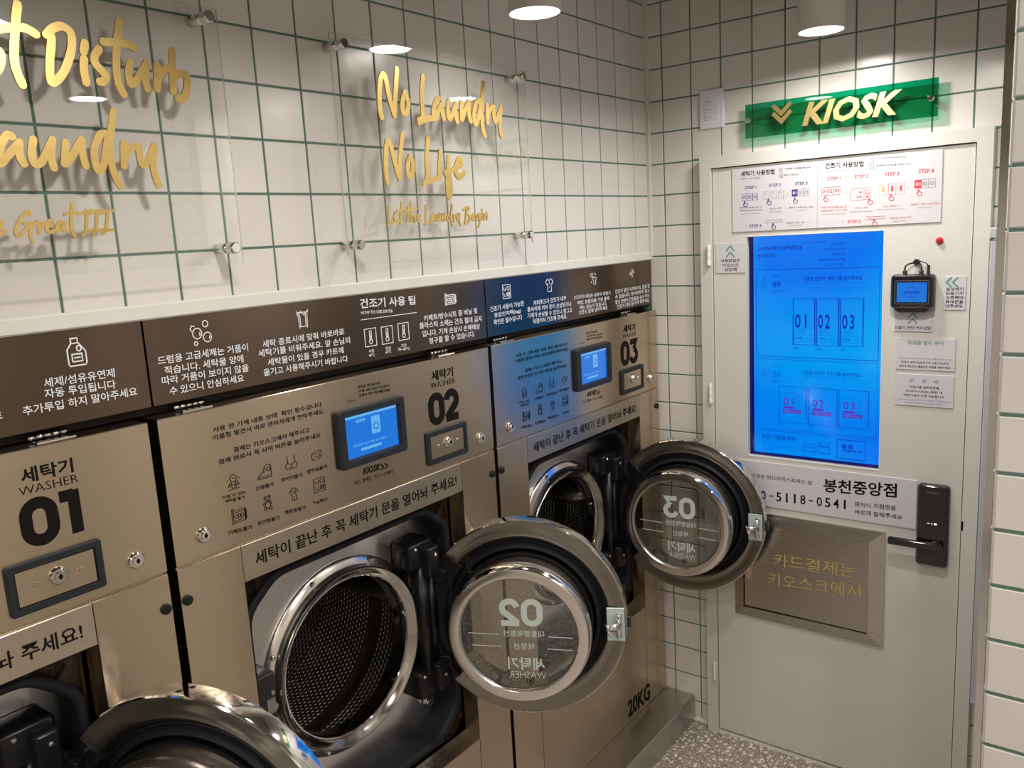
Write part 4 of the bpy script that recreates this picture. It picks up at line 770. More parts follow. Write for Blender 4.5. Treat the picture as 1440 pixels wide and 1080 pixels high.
# ---- grey cabinet behind the pillar
CO = (1.26, 0, .40)
cabn = empty('wall_cabinet', CO, 'pale grey wall cabinet half hidden behind the steel pillar edge, right of the door', 'cabinet')
rel(MB().box((1.038, .42, .012), (1.50, 1.715, .13), KP, .004), CO).build('cabinet_body', CERAM, cabn)
rel(MB().box((1.036, 1.721, .0), (1.50, 1.748, .134), KP, .003), CO).build('cabinet_lid', CERAM, cabn)
rel(MB().box((1.0345, 1.55, .07), (1.040, 1.575, .10), KP, .002), CO).build('cabinet_latch', CHROME, cabn)
m = MB(); m.box((1.062, 1.45, .1302), (1.125, 1.58, .1312), KP); rel(m, CO).build('paper_label', CARD, cabn)
m = MB()
for q in range(4): m.box((1.060+q*.005, 1.30, .1302), (1.0625+q*.005, 1.322, .1310), KP)
rel(m, CO).build('barcode_mark', INK, cabn)

# ================================================================== HEADER PANELS
HP = lambda u, v, d=0.: (d, u, v)
HB = [(-2.772, -1.8475), (-1.8435, -.9155), (-.9115, -.004)]
HL = ['brown mirror steel header panel above washer 01 with a detergent bottle symbol', 'brown mirror steel header panel above washer 02 with bubbles and thermometers', 'brown mirror steel header panel above washer 03 next to the kiosk wall']
HM = [MB(), MB(), MB()]
def ht(i, t, a, b, h, bold=.012): text(HM[i], t, a, b, h, HP, d=.0006, bold=bold)
ht(0, '세제/섬유유연제', (-2.0171, 1.6030), (-1.9038, 1.6016), 0.0150, 0.012)
ht(0, '자동 투입됩니다', (-2.0186, 1.5862), (-1.9046, 1.5823), 0.0150, 0.012)
ht(0, '추가투입 하지 말아주세요', (-2.0539, 1.5657), (-1.8696, 1.5640), 0.0150, 0.012)
ht(0, '세탁은 유료로', (-2.190, 1.566), (-2.083, 1.5665), .0150)
ht(1, '드럼용 고급세제는 거품이', (-1.8255, 1.6093), (-1.6408, 1.6079), 0.0150, 0.012)
ht(1, '적습니다. 세탁물 양에', (-1.8157, 1.5901), (-1.6536, 1.5878), 0.0150, 0.012)
ht(1, '따라 거품이 보이지 않을', (-1.8230, 1.5731), (-1.6444, 1.5684), 0.0150, 0.012)
ht(1, '수 있으니 안심하세요', (-1.8110, 1.5526), (-1.6574, 1.5507), 0.0150, 0.012)
ht(1, '세탁 종료시에 맞춰 바로바로', (-1.6075, 1.6087), (-1.3978, 1.6080), 0.0145)
ht(1, '세탁기를 비워주세요. 앞 손님의', (-1.6196, 1.5919), (-1.3840, 1.5877), 0.0145)
ht(1, '세탁물이 있을 경우 카트에', (-1.6001, 1.5715), (-1.4045, 1.5689), 0.0145)
ht(1, '옮기고 사용해주시기 바랍니다', (-1.6119, 1.5532), (-1.3948, 1.5488), 0.0145)
ht(1, '건조기 사용 팁', (-1.3460, 1.6587), (-1.1737, 1.6505), 0.0215, 0.02)
ht(1, 'HOW TO USE DRYER', (-1.3454, 1.6462), (-1.2488, 1.6401), 0.0070, 0.012)
ht(1, '카페트/방수시트 등 비닐 및', (-1.1491, 1.6075), (-0.9495, 1.6059), 0.0150, 0.012)
ht(1, '플라스틱 소재는 건조 절대 금지', (-1.1655, 1.5919), (-0.9334, 1.5833), 0.0150, 0.012)
ht(1, '입니다. 기계 손상시 손해배상', (-1.1579, 1.5717), (-0.9420, 1.5646), 0.0150, 0.012)
ht(1, '청구를 할 수 있습니다.', (-1.1369, 1.5518), (-0.9648, 1.5478), 0.0150, 0.012)
ht(1, '저온', (-1.3324, 1.5589), (-1.3152, 1.5585), 0.0070, 0.012)
ht(1, '40℃', (-1.3334, 1.5500), (-1.3162, 1.5496), 0.0070, 0.012)
ht(1, '중온', (-1.2815, 1.5580), (-1.2635, 1.5576), 0.0070, 0.012)
ht(1, '60℃', (-1.2824, 1.5500), (-1.2644, 1.5496), 0.0070, 0.012)
ht(1, '고온', (-1.2321, 1.5576), (-1.2134, 1.5572), 0.0070, 0.012)
ht(1, '70~80℃', (-1.2422, 1.5507), (-1.2034, 1.5474), 0.0070, 0.012)
ht(2, '건조기 사용이 가능한', (-0.8960, 1.6033), (-0.7469, 1.6052), 0.0145, 0.012)
ht(2, '옷감인지택(tag)', (-0.8808, 1.5848), (-0.7629, 1.5859), 0.0145, 0.012)
ht(2, '확인은 필수입니다', (-0.8844, 1.5676), (-0.7579, 1.5684), 0.0145, 0.012)
ht(2, '지퍼후크가 건조기 내부', (-0.7024, 1.6007), (-0.5364, 1.6003), 0.0145, 0.012)
ht(2, '통사이에 끼어 옷이 손상되거나', (-0.7320, 1.5853), (-0.5099, 1.5801), 0.0145, 0.012)
ht(2, '기계가 손상될 수 있으니 잠그고', (-0.7335, 1.5683), (-0.5075, 1.5614), 0.0145, 0.012)
ht(2, '뒤집어서 건조해 주세요.', (-0.7091, 1.5502), (-0.5357, 1.5461), 0.0145, 0.012)
ht(2, '[드라이시트]는 섬유의 정전기', (-0.4917, 1.5968), (-0.2802, 1.5927), 0.0135, 0.012)
ht(2, '예방, 보들보들 기분 좋게', (-0.4772, 1.5797), (-0.2887, 1.5769), 0.0135, 0.012)
ht(2, '하는 효능이 있습니다.', (-0.4652, 1.5641), (-0.3045, 1.5625), 0.0135, 0.012)
ht(2, '건조시 함께 넣어주세요', (-0.4703, 1.5496), (-0.3010, 1.5486), 0.0135, 0.012)
ht(2, '건조가 일단 시작되어도 문을 열', (-0.2502, 1.5939), (-0.0161, 1.5952), 0.0135, 0.012)
ht(2, '수 있습니다. 무서워하지 말고', (-0.2513, 1.5772), (-0.0170, 1.5789), 0.0135, 0.012)
ht(2, '열고 한번씩 건조물을 솎아 주어', (-0.2525, 1.5597), (-0.0214, 1.5614), 0.0135, 0.012)
ht(2, '건조가 더욱 잘 되게 해주세요', (-0.2414, 1.5440), (-0.0223, 1.5468), 0.0135, 0.012)
icon(HM[0], IC['bottle'], (-1.9604, 1.6522), 0.0360, 0.0022, HP, .0006, 0.044)
icon(HM[1], IC['bubbles'], (-1.7366, 1.6543), 0.0420, 0.0018, HP, .0006, 0.044)
icon(HM[1], IC['basket'], (-1.5042, 1.6532), 0.0330, 0.0018, HP, .0006, 0.036)
icon(HM[1], IC['thermo'], (-1.3234, 1.5927), 0.0340, 0.0018, HP, .0006, 0.039)
icon(HM[1], IC['thermo'], (-1.2724, 1.5915), 0.0340, 0.0018, HP, .0006, 0.039)
icon(HM[1], IC['thermo'], (-1.2196, 1.5930), 0.0340, 0.0018, HP, .0006, 0.039)
icon(HM[1], IC['carpet'], (-1.0488, 1.6517), 0.0400, 0.0020, HP, .0006, 0.03)
icon(HM[2], IC['tag'], (-0.8211, 1.6507), 0.0340, 0.0017, HP, .0006, 0.036)
icon(HM[2], IC['shirt'], (-0.6197, 1.6516), 0.0360, 0.0020, HP, .0006, 0.036)
icon(HM[2], IC['sun'], (-0.3795, 1.6529), 0.0400, 0.0018, HP, .0006, 0.036)
icon(HM[2], IC['wind'], (-0.1373, 1.6530), 0.0300, 0.0020, HP, .0006, 0.026)
HM[1].stroke([(-1.3475, 1.6340), (-1.1717, 1.6319)], .0015, .0002, .0006, HP, False, False)
for i in range(3):
    y0, y1 = HB[i]; org = (0, (y0+y1)/2, 1.538); o = empty('header_panel', org, HL[i], 'panel', 'brown steel header panels over the washers')
    rel(MB().box((-.03, y0, 1.538), (0, y1, 1.6895), c=.0012), org).build('panel_sheet', BROWN, o)
    rel(HM[i], org).build('lettering', WINK, o, label='white pictograms and lettering')

# ================================================================== WASHERS
MZ0, MZ1 = .100, 1.518
WF = .02                                 # front plane of the washers
WH = .456                                # half width
RZ = .84                                 # height of the drum axis
def wpart(name, mb, mats, parent, zoff=MZ0, **t): return rel(mb, (0, 0, zoff)).build(name, mats, parent, **t)
def annulus_plate(mb, outer, r, c, d, P, seg=64):
    """flat plate with polygon outline and round hole"""
    def ray_hit(a):
        dx, dy = math.cos(a), math.sin(a); best = 1e9
        for i in range(len(outer)):
            x1, y1 = outer[i][0]-c[0], outer[i][1]-c[1]; x2, y2 = outer[(i+1) % len(outer)][0]-c[0], outer[(i+1) % len(outer)][1]-c[1]
            ex, ey = x2-x1, y2-y1; den = dx*ey-dy*ex
            if abs(den) < 1e-12: continue
            t = (x1*ey-y1*ex)/den; s = (x1*dy-y1*dx)/den
            if t > 0 and -1e-9 <= s <= 1+1e-9: best = min(best, t)
        return (c[0]+dx*best, c[1]+dy*best)
    an = sorted([2*PI*i/seg for i in range(seg)]+[math.atan2(q[1]-c[1], q[0]-c[0]) % (2*PI) for q in outer])
    n = len(an); vs = [P(*ray_hit(a), d) for a in an]+[P(c[0]+r*math.cos(a), c[1]+r*math.sin(a), d) for a in an]
    mb.add(vs, [(i, (i+1) % n, n+(i+1) % n, n+i) for i in range(n)], False); return mb
OCT = [(.228, .515), (.303, .578), (.303, 1.082), (.228, 1.143), (-.228, 1.143), (-.303, 1.082), (-.303, .578), (-.228, .515)]
def oct_in(k): c = (0, .829); return [(c[0]+(u-c[0])*(1-k/.30), c[1]+(v-c[1])*(1-k/.31)) for u, v in OCT]
RB = -.028                                # back of the front recess
IP = -.100                                # inner steel plate
def screw(mb, c, d, P, r=.0055, h=.004):
    mb.disc(c, r, d-.001, d+h, P, 14, .0015); mb.disc(c, r*.45, d+h-.0002, d+h+.0003, P, 6)
def lock_cam(name, c, parent, d=WF+.001, r=.0145):
    m = MB(); m.mi = 0; m.disc(c, r, d-.001, d+.007, LP, 28, .003); m.disc(c, r*.62, d+.006, d+.010, LP, 24, .001); m.mi = 1; m.box((c[0]-.0011, c[1]-.005, d+.0095), (c[0]+.0011, c[1]+.005, d+.0105), LP); m.disc(c, .0035, d+.0095, d+.0103, LP, 12)
    return wpart(name, m, [CHROME, INK], parent)
def make_washer():
    w = empty('washing_machine', (0, 0, MZ0))
    # body shell
    b = MB(); b.box((-.62, -WH, MZ0), (WF-.004, -WH+.003, 1.246)); b.box((-.62, WH-.003, MZ0), (WF-.004, WH, 1.246)); b.box((-.62, -WH, MZ0), (WF-.004, WH, MZ0+.003)); b.box((-.62, -WH, MZ0), (-.617, WH, MZ1-.004)); b.box((-.617, -WH+.004, 1.236), (WF-.006, WH-.004, 1.246))
    wpart('body_shell', b, GOLD, w)
    # control panel
    cp = wpart('control_panel', MB().box((-.60, -WH, 1.2475), (WF, WH, MZ1), c=.0015), GOLD, w)
    z = 0
    # display
    bz = MB(); DX0, DZ0, DX1, DZ1 = -.069, 1.325, .131, 1.453
    lo = []
    for ins, d in ((0, WF), (0, WF+.010), (.004, WF+.014), (.018, WF+.014), (.023, WF+.004)): lo.append([LP(u, v, d) for u, v in rrect(DX0+ins, DZ0+ins*.8, DX1-ins, DZ1-ins*.8, max(.007-ins*.3, .001), 3)])
    bz.loft(lo, True, False); wpart('display_bezel', bz, BEZEL, cp)
    wpart('display_screen', MB().box((DX0+.022, DZ0+.017, WF), (DX1-.022, DZ1-.017, WF+.005), LP), MSCR, cp, label='small lit blue screen')
    m = MB(); d = WF+.0056; m.mi = 0; m.box((DX0+.023, DZ1-.0235, WF+.005), (DX1-.023, DZ1-.0185, d), LP); rbox(m, (.030, 1.384, .056, 1.424), .003, WF+.005, d, LP, .0003, 2); m.mi = 1; m.ring((.043, 1.401), .006, .0085, d, d+.0003, LP, 20); m.mi = 0
    rbox(m, (-.014, 1.4185, .012, 1.4245), .002, WF+.005, d, LP, .0003, 2); text(m, '"세탁물을 넣고 문을 닫으세요"', (-.030, 1.366), (.070, 1.366), .0055, LP, d=d); rbox(m, (-.006, 1.354, .056, 1.360), .002, WF+.005, d, LP, .0003, 2)
    m.mi = 1; text(m, 'WELCOME', (-.011, 1.4195), (.009, 1.4195), .004, LP, d=d+.0002)
    wpart('screen_print', m, [MSCRW, MSCR], cp)
    # coin plate
    CX0, CZ0, CX1, CZ1 = .201, 1.265, .348, 1.347
    lo = [[LP(u, v, dd) for u, v in rrect(CX0+i, CZ0+i, CX1-i, CZ1-i, max(.005-i*.3, .001), 3)] for i, dd in ((0, WF), (0, WF+.005), (.002, WF+.007), (.011, WF+.007), (.012, WF+.002))]
    wpart('coin_plate_frame', MB().loft(lo, True, False), BEZEL, cp)
    wpart('coin_plate', MB().box((CX0+.013, CZ0+.013, WF), (CX1-.013, CZ1-.013, WF+.004), LP, .0008), GOLD, cp)
    lock_cam('coin_lock', (.2755, 1.309), cp, WF+.004, .0150)
    for q in (-.035, .035): m = MB(); m.disc((.2755+q, 1.307), .0038, WF+.003, WF+.007, LP, 12, .0015); wpart('screw', m, CHROME, cp)
    lock_cam('cam_lock', (-.398, 1.291), cp); lock_cam('cam_lock', (.402, 1.289), cp)
    # hinges on the top edge
    for u in (-.368, .313):
        m = MB(); m.box((-.034, u-.030, MZ1-.001), (.006, u+.030, MZ1+.003), c=.0008)
        for q in range(5): m.disc((0, 0), .0048, u-.034+q*.0125, u-.023+q*.0125, lambda a, b_, dd=0.: (-.018+a, dd, MZ1+.008+b_), 10)
        wpart('panel_hinge', m, CHROME, cp)
    # printed instructions
    m = MB()
    def t(s, a, b, h, bo=.012): text(m, s, a, b, h, LP, d=WF+.0005, bold=bo)
    t('사용 전 기계 내통 상태  확인 필수입니다', (-0.3527, 1.4725), (-0.0972, 1.4711), 0.0100, 0.012)
    t('이물질 발견시 바로 관리자에게 연락주세요', (-0.3540, 1.4579), (-0.0954, 1.4555), 0.0100, 0.012)
    t('결제는 키오스크에서 해주시고', (-0.3147, 1.4256), (-0.1343, 1.4248), 0.0100, 0.012)
    t('결제 완료시 꼭 시작 버튼을 눌러주세요', (-0.3489, 1.4105), (-0.1081, 1.4079), 0.0100, 0.012)
    t('신발불가', (-0.2763, 1.3400), (-0.2344, 1.3383), 0.0085, 0.012)
    t('와이어불가', (-0.2169, 1.3405), (-0.1639, 1.3382), 0.0085, 0.012)
    t('명주솜불가', (-0.1523, 1.3405), (-0.0982, 1.3391), 0.0085, 0.012)
    t('터럴 수 있는', (-0.3495, 1.3440), (-0.2986, 1.3413), 0.0065, 0.012)
    t('세탁물 불가', (-0.3452, 1.3353), (-0.3025, 1.3322), 0.0065, 0.012)
    t('카페트불가', (-0.3462, 1.2725), (-0.2935, 1.2682), 0.0088, 0.012)
    t('솜인형불가', (-0.2813, 1.2712), (-0.2291, 1.2674), 0.0088, 0.012)
    t('펫용품불가', (-0.2167, 1.2728), (-0.1638, 1.2689), 0.0088, 0.012)
    t('Tag확인', (-0.1452, 1.2721), (-0.1068, 1.2689), 0.0085, 0.012)
    icon(m, IC['cloth'], (-0.3226, 1.3713), 0.0300, .0011, LP, WF+.0005)
    icon(m, IC['shoe'], (-0.2523, 1.3718), 0.0310, .0011, LP, WF+.0005)
    icon(m, IC['bra'], (-0.1882, 1.3744), 0.0290, .0011, LP, WF+.0005)
    icon(m, IC['pill'], (-0.1242, 1.3727), 0.0260, .0011, LP, WF+.0005)
    icon(m, IC['carpet'], (-0.3187, 1.3041), 0.0310, .0011, LP, WF+.0005)
    icon(m, IC['bear'], (-0.2533, 1.3087), 0.0290, .0011, LP, WF+.0005)
    icon(m, IC['dog'], (-0.1897, 1.3086), 0.0290, .0011, LP, WF+.0005)
    icon(m, IC['tag'], (-0.1238, 1.3100), 0.0290, .0011, LP, WF+.0005)
    t('헛걸음 방지뷰어로', (0.0048, 1.4900), (0.0717, 1.4881), 0.0068, 0.012)
    t('기계 사용 바로 가능한지', (0.0057, 1.4804), (0.0976, 1.4770), 0.0068, 0.012)
    t('집에서 미리 확인해보세요', (0.0060, 1.4710), (0.1002, 1.4673), 0.0068, 0.012)
    t('스마트폰으로', (-0.0319, 1.4657), (-0.0051, 1.4642), 0.0045, 0)
    text(m, 'KIOSK', (-0.0026, 1.2983), (0.0511, 1.2967), .0150, LP, d=WF+.0005, bold=.025, shear=.3)
    for q in (-.006, .006): m.stroke([(0.0627+q-.005, 1.3014+.007), (0.0627+q+.003, 1.3014), (0.0627+q-.005, 1.3014-.007)], .0030, WF+.0001, WF+.0005, LP, False, False)
    t('카드 결제는 키오스크에서', (-0.0301, 1.2827), (0.0863, 1.2784), 0.0095, 0)
    wpart('printed_instructions', m, INK, cp, label='black lettering and pictograms')
    # side columns and lower apron
    for s, (a, b_) in (('l', (-WH, -.3245)), ('r', (.3225, WH))):
        m = MB().box((WF-.016, a, MZ0+.001), (WF, b_, 1.2435), c=.0012)
        sc = wpart('side_column', m, GOLD, w)
        u = -.444 if s == 'l' else .444
        wpart('rubber_bumper', MB().disc((u, 1.182), .0095, WF, WF+.006, LP, 16, .002), RUBBER, sc)
    m = MB().box((WF-.016, -.3225, MZ0+.001), (WF, .3205, .480), c=.0012); ap = wpart('lower_apron', m, GOLD, w)
    m = MB(); text(m, '20KG', (.178, .122), (.337, .116), .066, LP, d=WF+.0006, bold=.03); wpart('capacity_lettering', m, INK, ap)
    # banner
    bn = wpart('banner_strip', MB().box((WF-.016, -.3235, 1.170), (WF+.0006, .3205, 1.2435), c=.0012), BANNER, w)
    m = MB(); text(m, '세탁이 끝난 후 꼭 세탁기 문을 열어놔 주세요!', (-.296, 1.193), (.300, 1.190), .0285, LP, d=WF+.0012, bold=.014); wpart('lettering', m, INK, bn)
    # recess behind the banner: side walls, ledge, back plate with octagonal cut-out
    m = MB(); a, b_ = -.3235, .3215
    m.add([LP(a, .478, WF-.001), LP(a, 1.236, WF-.001), LP(a, 1.236, RB), LP(a, .490, RB)], [(0, 1, 2, 3)])
    m.add([LP(b_, .478, WF-.001), LP(b_, 1.236, WF-.001), LP(b_, 1.236, RB), LP(b_, .490, RB)], [(3, 2, 1, 0)])
    m.add([LP(a, 1.236, WF-.001), LP(b_, 1.236, WF-.001), LP(b_, 1.236, RB), LP(a, 1.236, RB)], [(0, 1, 2, 3)])
    wpart('recess_sides', m, GOLD, w)
    m = MB(); m.loft([[LP(a, .470, WF-.001), LP(a, .4795, WF), LP(a, .492, RB)], [LP(b_, .470, WF-.001), LP(b_, .4795, WF), LP(b_, .492, RB)]], False, False)
    lg = wpart('ledge', m, BANNER, w); m = MB()
    LG = lambda u, v, d=0.: (WF-v, u, .4795+v*.26+.0006)
    text(m, '문을 열어 주세요', (.02, .010), (.165, .010), .013, LG, d=0); text(m, '확인 바랍니다', (.10, -.003+.03), (.225, -.003+.03), .012, LG, d=0)
    for k in range(len(m.v)): pass
    wpart('lettering', m, INK, lg)
    # back plate: octagon hole cut out of the rectangle
    m = MB(); R_ = [(b_, .49), (b_, 1.236), (a, 1.236), (a, .49)]
    m.add([LP(u, v, RB) for u, v in OCT]+[LP(b_, .485, RB), LP(b_, 1.236, RB), LP(a, 1.236, RB), LP(a, .485, RB)],
          [(0, 8, 1), (1, 8, 9, 2), (2, 9, 3), (3, 9, 10, 4), (4, 10, 5), (5, 10, 11, 6), (6, 11, 7), (7, 11, 8, 0)])
    wpart('recess_plate', m, GOLD, w)
    # rubber edge
    m = MB(); lo = []
    for ins, d in ((-.004, RB), (-.003, RB+.006), (.003, RB+.008), (.009, RB+.006), (.012, RB-.006), (.012, IP)):
        pl = oct_in(ins); sm = []
        for i in range(8):      # rounded corners
            p, q, r = pl[i-1], pl[i], pl[(i+1) % 8]
            for tt in (0, .33, .67, 1):
                A = (q[0]+(p[0]-q[0])*.28, q[1]+(p[1]-q[1])*.28) if abs(p[0]-q[0])+abs(p[1]-q[1]) < .2 else (q[0]+(p[0]-q[0])*.06, q[1]+(p[1]-q[1])*.06)
                B = (q[0]+(r[0]-q[0])*.28, q[1]+(r[1]-q[1])*.28) if abs(r[0]-q[0])+abs(r[1]-q[1]) < .2 else (q[0]+(r[0]-q[0])*.06, q[1]+(r[1]-q[1])*.06)
                sm.append(((1-tt)**2*A[0]+2*tt*(1-tt)*q[0]+tt*tt*B[0], (1-tt)**2*A[1]+2*tt*(1-tt)*q[1]+tt*tt*B[1]))
        lo.append([LP(u, v, d) for u, v in sm])
    m.loft(lo, True, True); wpart('rubber_edge', m, RUBBER, w)
    # inner plate, ring, drum
    ip = MB(); annulus_plate(ip, oct_in(.012), .205, (0, RZ), IP, LP); pln = wpart('inner_plate', ip, STEEL, w, label='satin silver plate around the drum opening')
    m = MB(); m.disc((.253, .588), .013, IP+.003, IP+.016, LP, 6); m.disc((.253, .588), .017, IP+.003, IP+.006, LP, 18, .001); wpart('hex_bolt', m, CHROME, pln)
    m = MB(); m.smooth = True
    m.lathe([(.236, IP), (.236, IP+.004), (.2345, IP+.006), (.2180, IP+.0125), (.2172, IP+.010), (.2160, IP+.010), (.2155, IP+.022), (.2140, IP+.031), (.2115, IP+.034)], (0, RZ), LP, 72)
    rg = wpart('drum_ring', m, RING, w, label='polished ring around the drum mouth')
    m = MB(); m.lathe([(.2115, IP+.034), (.2085, IP+.033), (.200, IP+.022), (.1905, IP+.0165)], (0, RZ), LP, 72); wpart('mouth_cone', m, CONE, rg)
    m = MB(); m.lathe([(.191, IP+.017), (.1885, IP+.0175), (.187, IP+.015), (.1875, IP-.03)], (0, RZ), LP, 72); wpart('mouth_lip', m, CHROME, rg)
    for k in range(8):
        a_ = math.radians(22+45*k); c = (.2255*math.cos(a_), RZ+.2255*math.sin(a_)); m = MB(); screw(m, c, IP+.008, LP, .0062, .006); wpart('screw', m, CHROME, rg)
    # drum
    m = MB(); R = .275; seg = 72; x0, x1 = -.145, -.515; nr = 10
    ps = .0140
    for i in range(nr):
        for k in range(seg):
            a0, a1 = 2*PI*k/seg, 2*PI*(k+1)/seg; xa, xb = x0+(x1-x0)*i/nr, x0+(x1-x0)*(i+1)/nr
            b0 = len(m.v); m.add([LP(R*math.cos(a0), RZ+R*math.sin(a0), xa), LP(R*math.cos(a1), RZ+R*math.sin(a1), xa), LP(R*math.cos(a1), RZ+R*math.sin(a1), xb), LP(R*math.cos(a0), RZ+R*math.sin(a0), xb)], [(0, 1, 2, 3)], True)
            q = 4*(len(m.f)-1)
            for n_, (aa, xx) in enumerate(((a0, xa), (a1, xa), (a1, xb), (a0, xb))): m.uv[q+n_] = (round(aa/(2*PI)*2*PI*R/ps/1.0)*1.0 if aa in (0., 2*PI) else aa*R/ps*(round(2*PI*R/ps)/(2*PI*R/ps)), xx/(ps*1.732)*1.0)
    # uv: u around / pitch, v along / (pitch*1.732) -> swap so the hexagonal cell is right
    for k_ in m.uv: u_, v_ = m.uv[k_]; m.uv[k_] = (v_, u_)
    # perforated rear wall
    rb = MB(); nk = 48; rb.add([LP(R*math.cos(2*PI*k/nk), RZ+R*math.sin(2*PI*k/nk), x1+.002) for k in range(nk)], [tuple(range(nk))], False)
    b0 = len(m.uv); q = sum(len(f) for f in m.f); m.add(rb.v, rb.f, False)
    for k in range(nk): m.uv[q+k] = (R*math.cos(2*PI*k/nk)/(ps*1.732), R*math.sin(2*PI*k/nk)/ps)
    dr = wpart('drum', m, PERF, w, label='dark perforated steel drum')
    m = MB(); m.lathe([(.19, -.132), (.23, -.138), (R, -.145)], (0, RZ), LP, 48); m.mi = 0; wpart('drum_lip', m, DOORSTEEL, dr)
    m = MB(); m.lathe([(R-.0005, -.262), (R-.0022, -.268), (R-.0022, -.306), (R-.0005, -.312)], (0, RZ), LP, 72); wpart('drum_band', m, DOORSTEEL, dr)
    m = MB(); m.disc((0, RZ), R+.002, x1-.004, x1, LP, 48); m.disc((0, RZ), .07, x1, x1+.012, LP, 32, .004); wpart('drum_back', m, DOORSTEEL, dr)
    for k in range(3):
        a_ = math.radians(9+120*k); m = MB(); lo = []
        for xx, hh in ((-.15, .01), (-.19, .055), (-.49, .055), (-.512, .01)):
            lo.append([LP((R-h_)*math.cos(a_+t_), RZ+(R-h_)*math.sin(a_+t_), xx) for t_, h_ in ((-.19, -.002), (-.10, hh*.6), (-.03, hh), (.03, hh), (.10, hh*.6), (.19, -.002))])
        m.loft(lo, False, True); wpart('drum_lifter', m, DOORSTEEL, dr)
    # latch housing left of the ring
    m = MB(); rbox(m, (-.296, .775, -.236, .925), .004, IP+.002, IP+.052, LP, .003, 3); lh = wpart('latch_housing', m, BLACK, w)
    m = MB(); m.box((-.262, .835, IP+.050), (-.242, .868, IP+.0535), LP); m.disc((-.243, .845), .010, IP+.03, IP+.053, LP, 12, .002); wpart('latch_tongue', m, CHROME, lh)
    for c in ((-.246, .880), (-.286, .862), (-.244, .815)): m = MB(); screw(m, c, IP+.052, LP, .0058); wpart('screw', m, CHROME, lh)
    # hinge on the machine side: post, upper and lower knuckle
    m = MB(); rbox(m, (.172, .990, .262, 1.060), .012, IP+.003, IP+.062, LP, .006, 4); rbox(m, (.215, .965, .258, 1.045), .008, IP+.040, IP+.085, LP, .006, 4)
    rbox(m, (.180, .640, .272, .712), .008, IP+.003, IP+.058, LP, .006, 4); rbox(m, (.228, .650, .270, .722), .006, IP+.040, IP+.080, LP, .005, 4)
    m.tube([(IP+.045, .222, .700), (IP+.045, .222, .995)], .018, 16)
    m.tube([(IP+.050, .250, .700), (IP+.050, .250, .975)], .010, 12)
    hg = wpart('hinge_post', m, CAST, w)
    for c, d in (((.195, 1.045), IP+.062), ((.240, 1.022), IP+.085), ((.252, .690), IP+.080), ((.195, .702), IP+.058)): m = MB(); screw(m, c, d, LP, .0048); wpart('screw', m, CHROME, hg)
    return w
DR = .262                                  # outer radius of the door
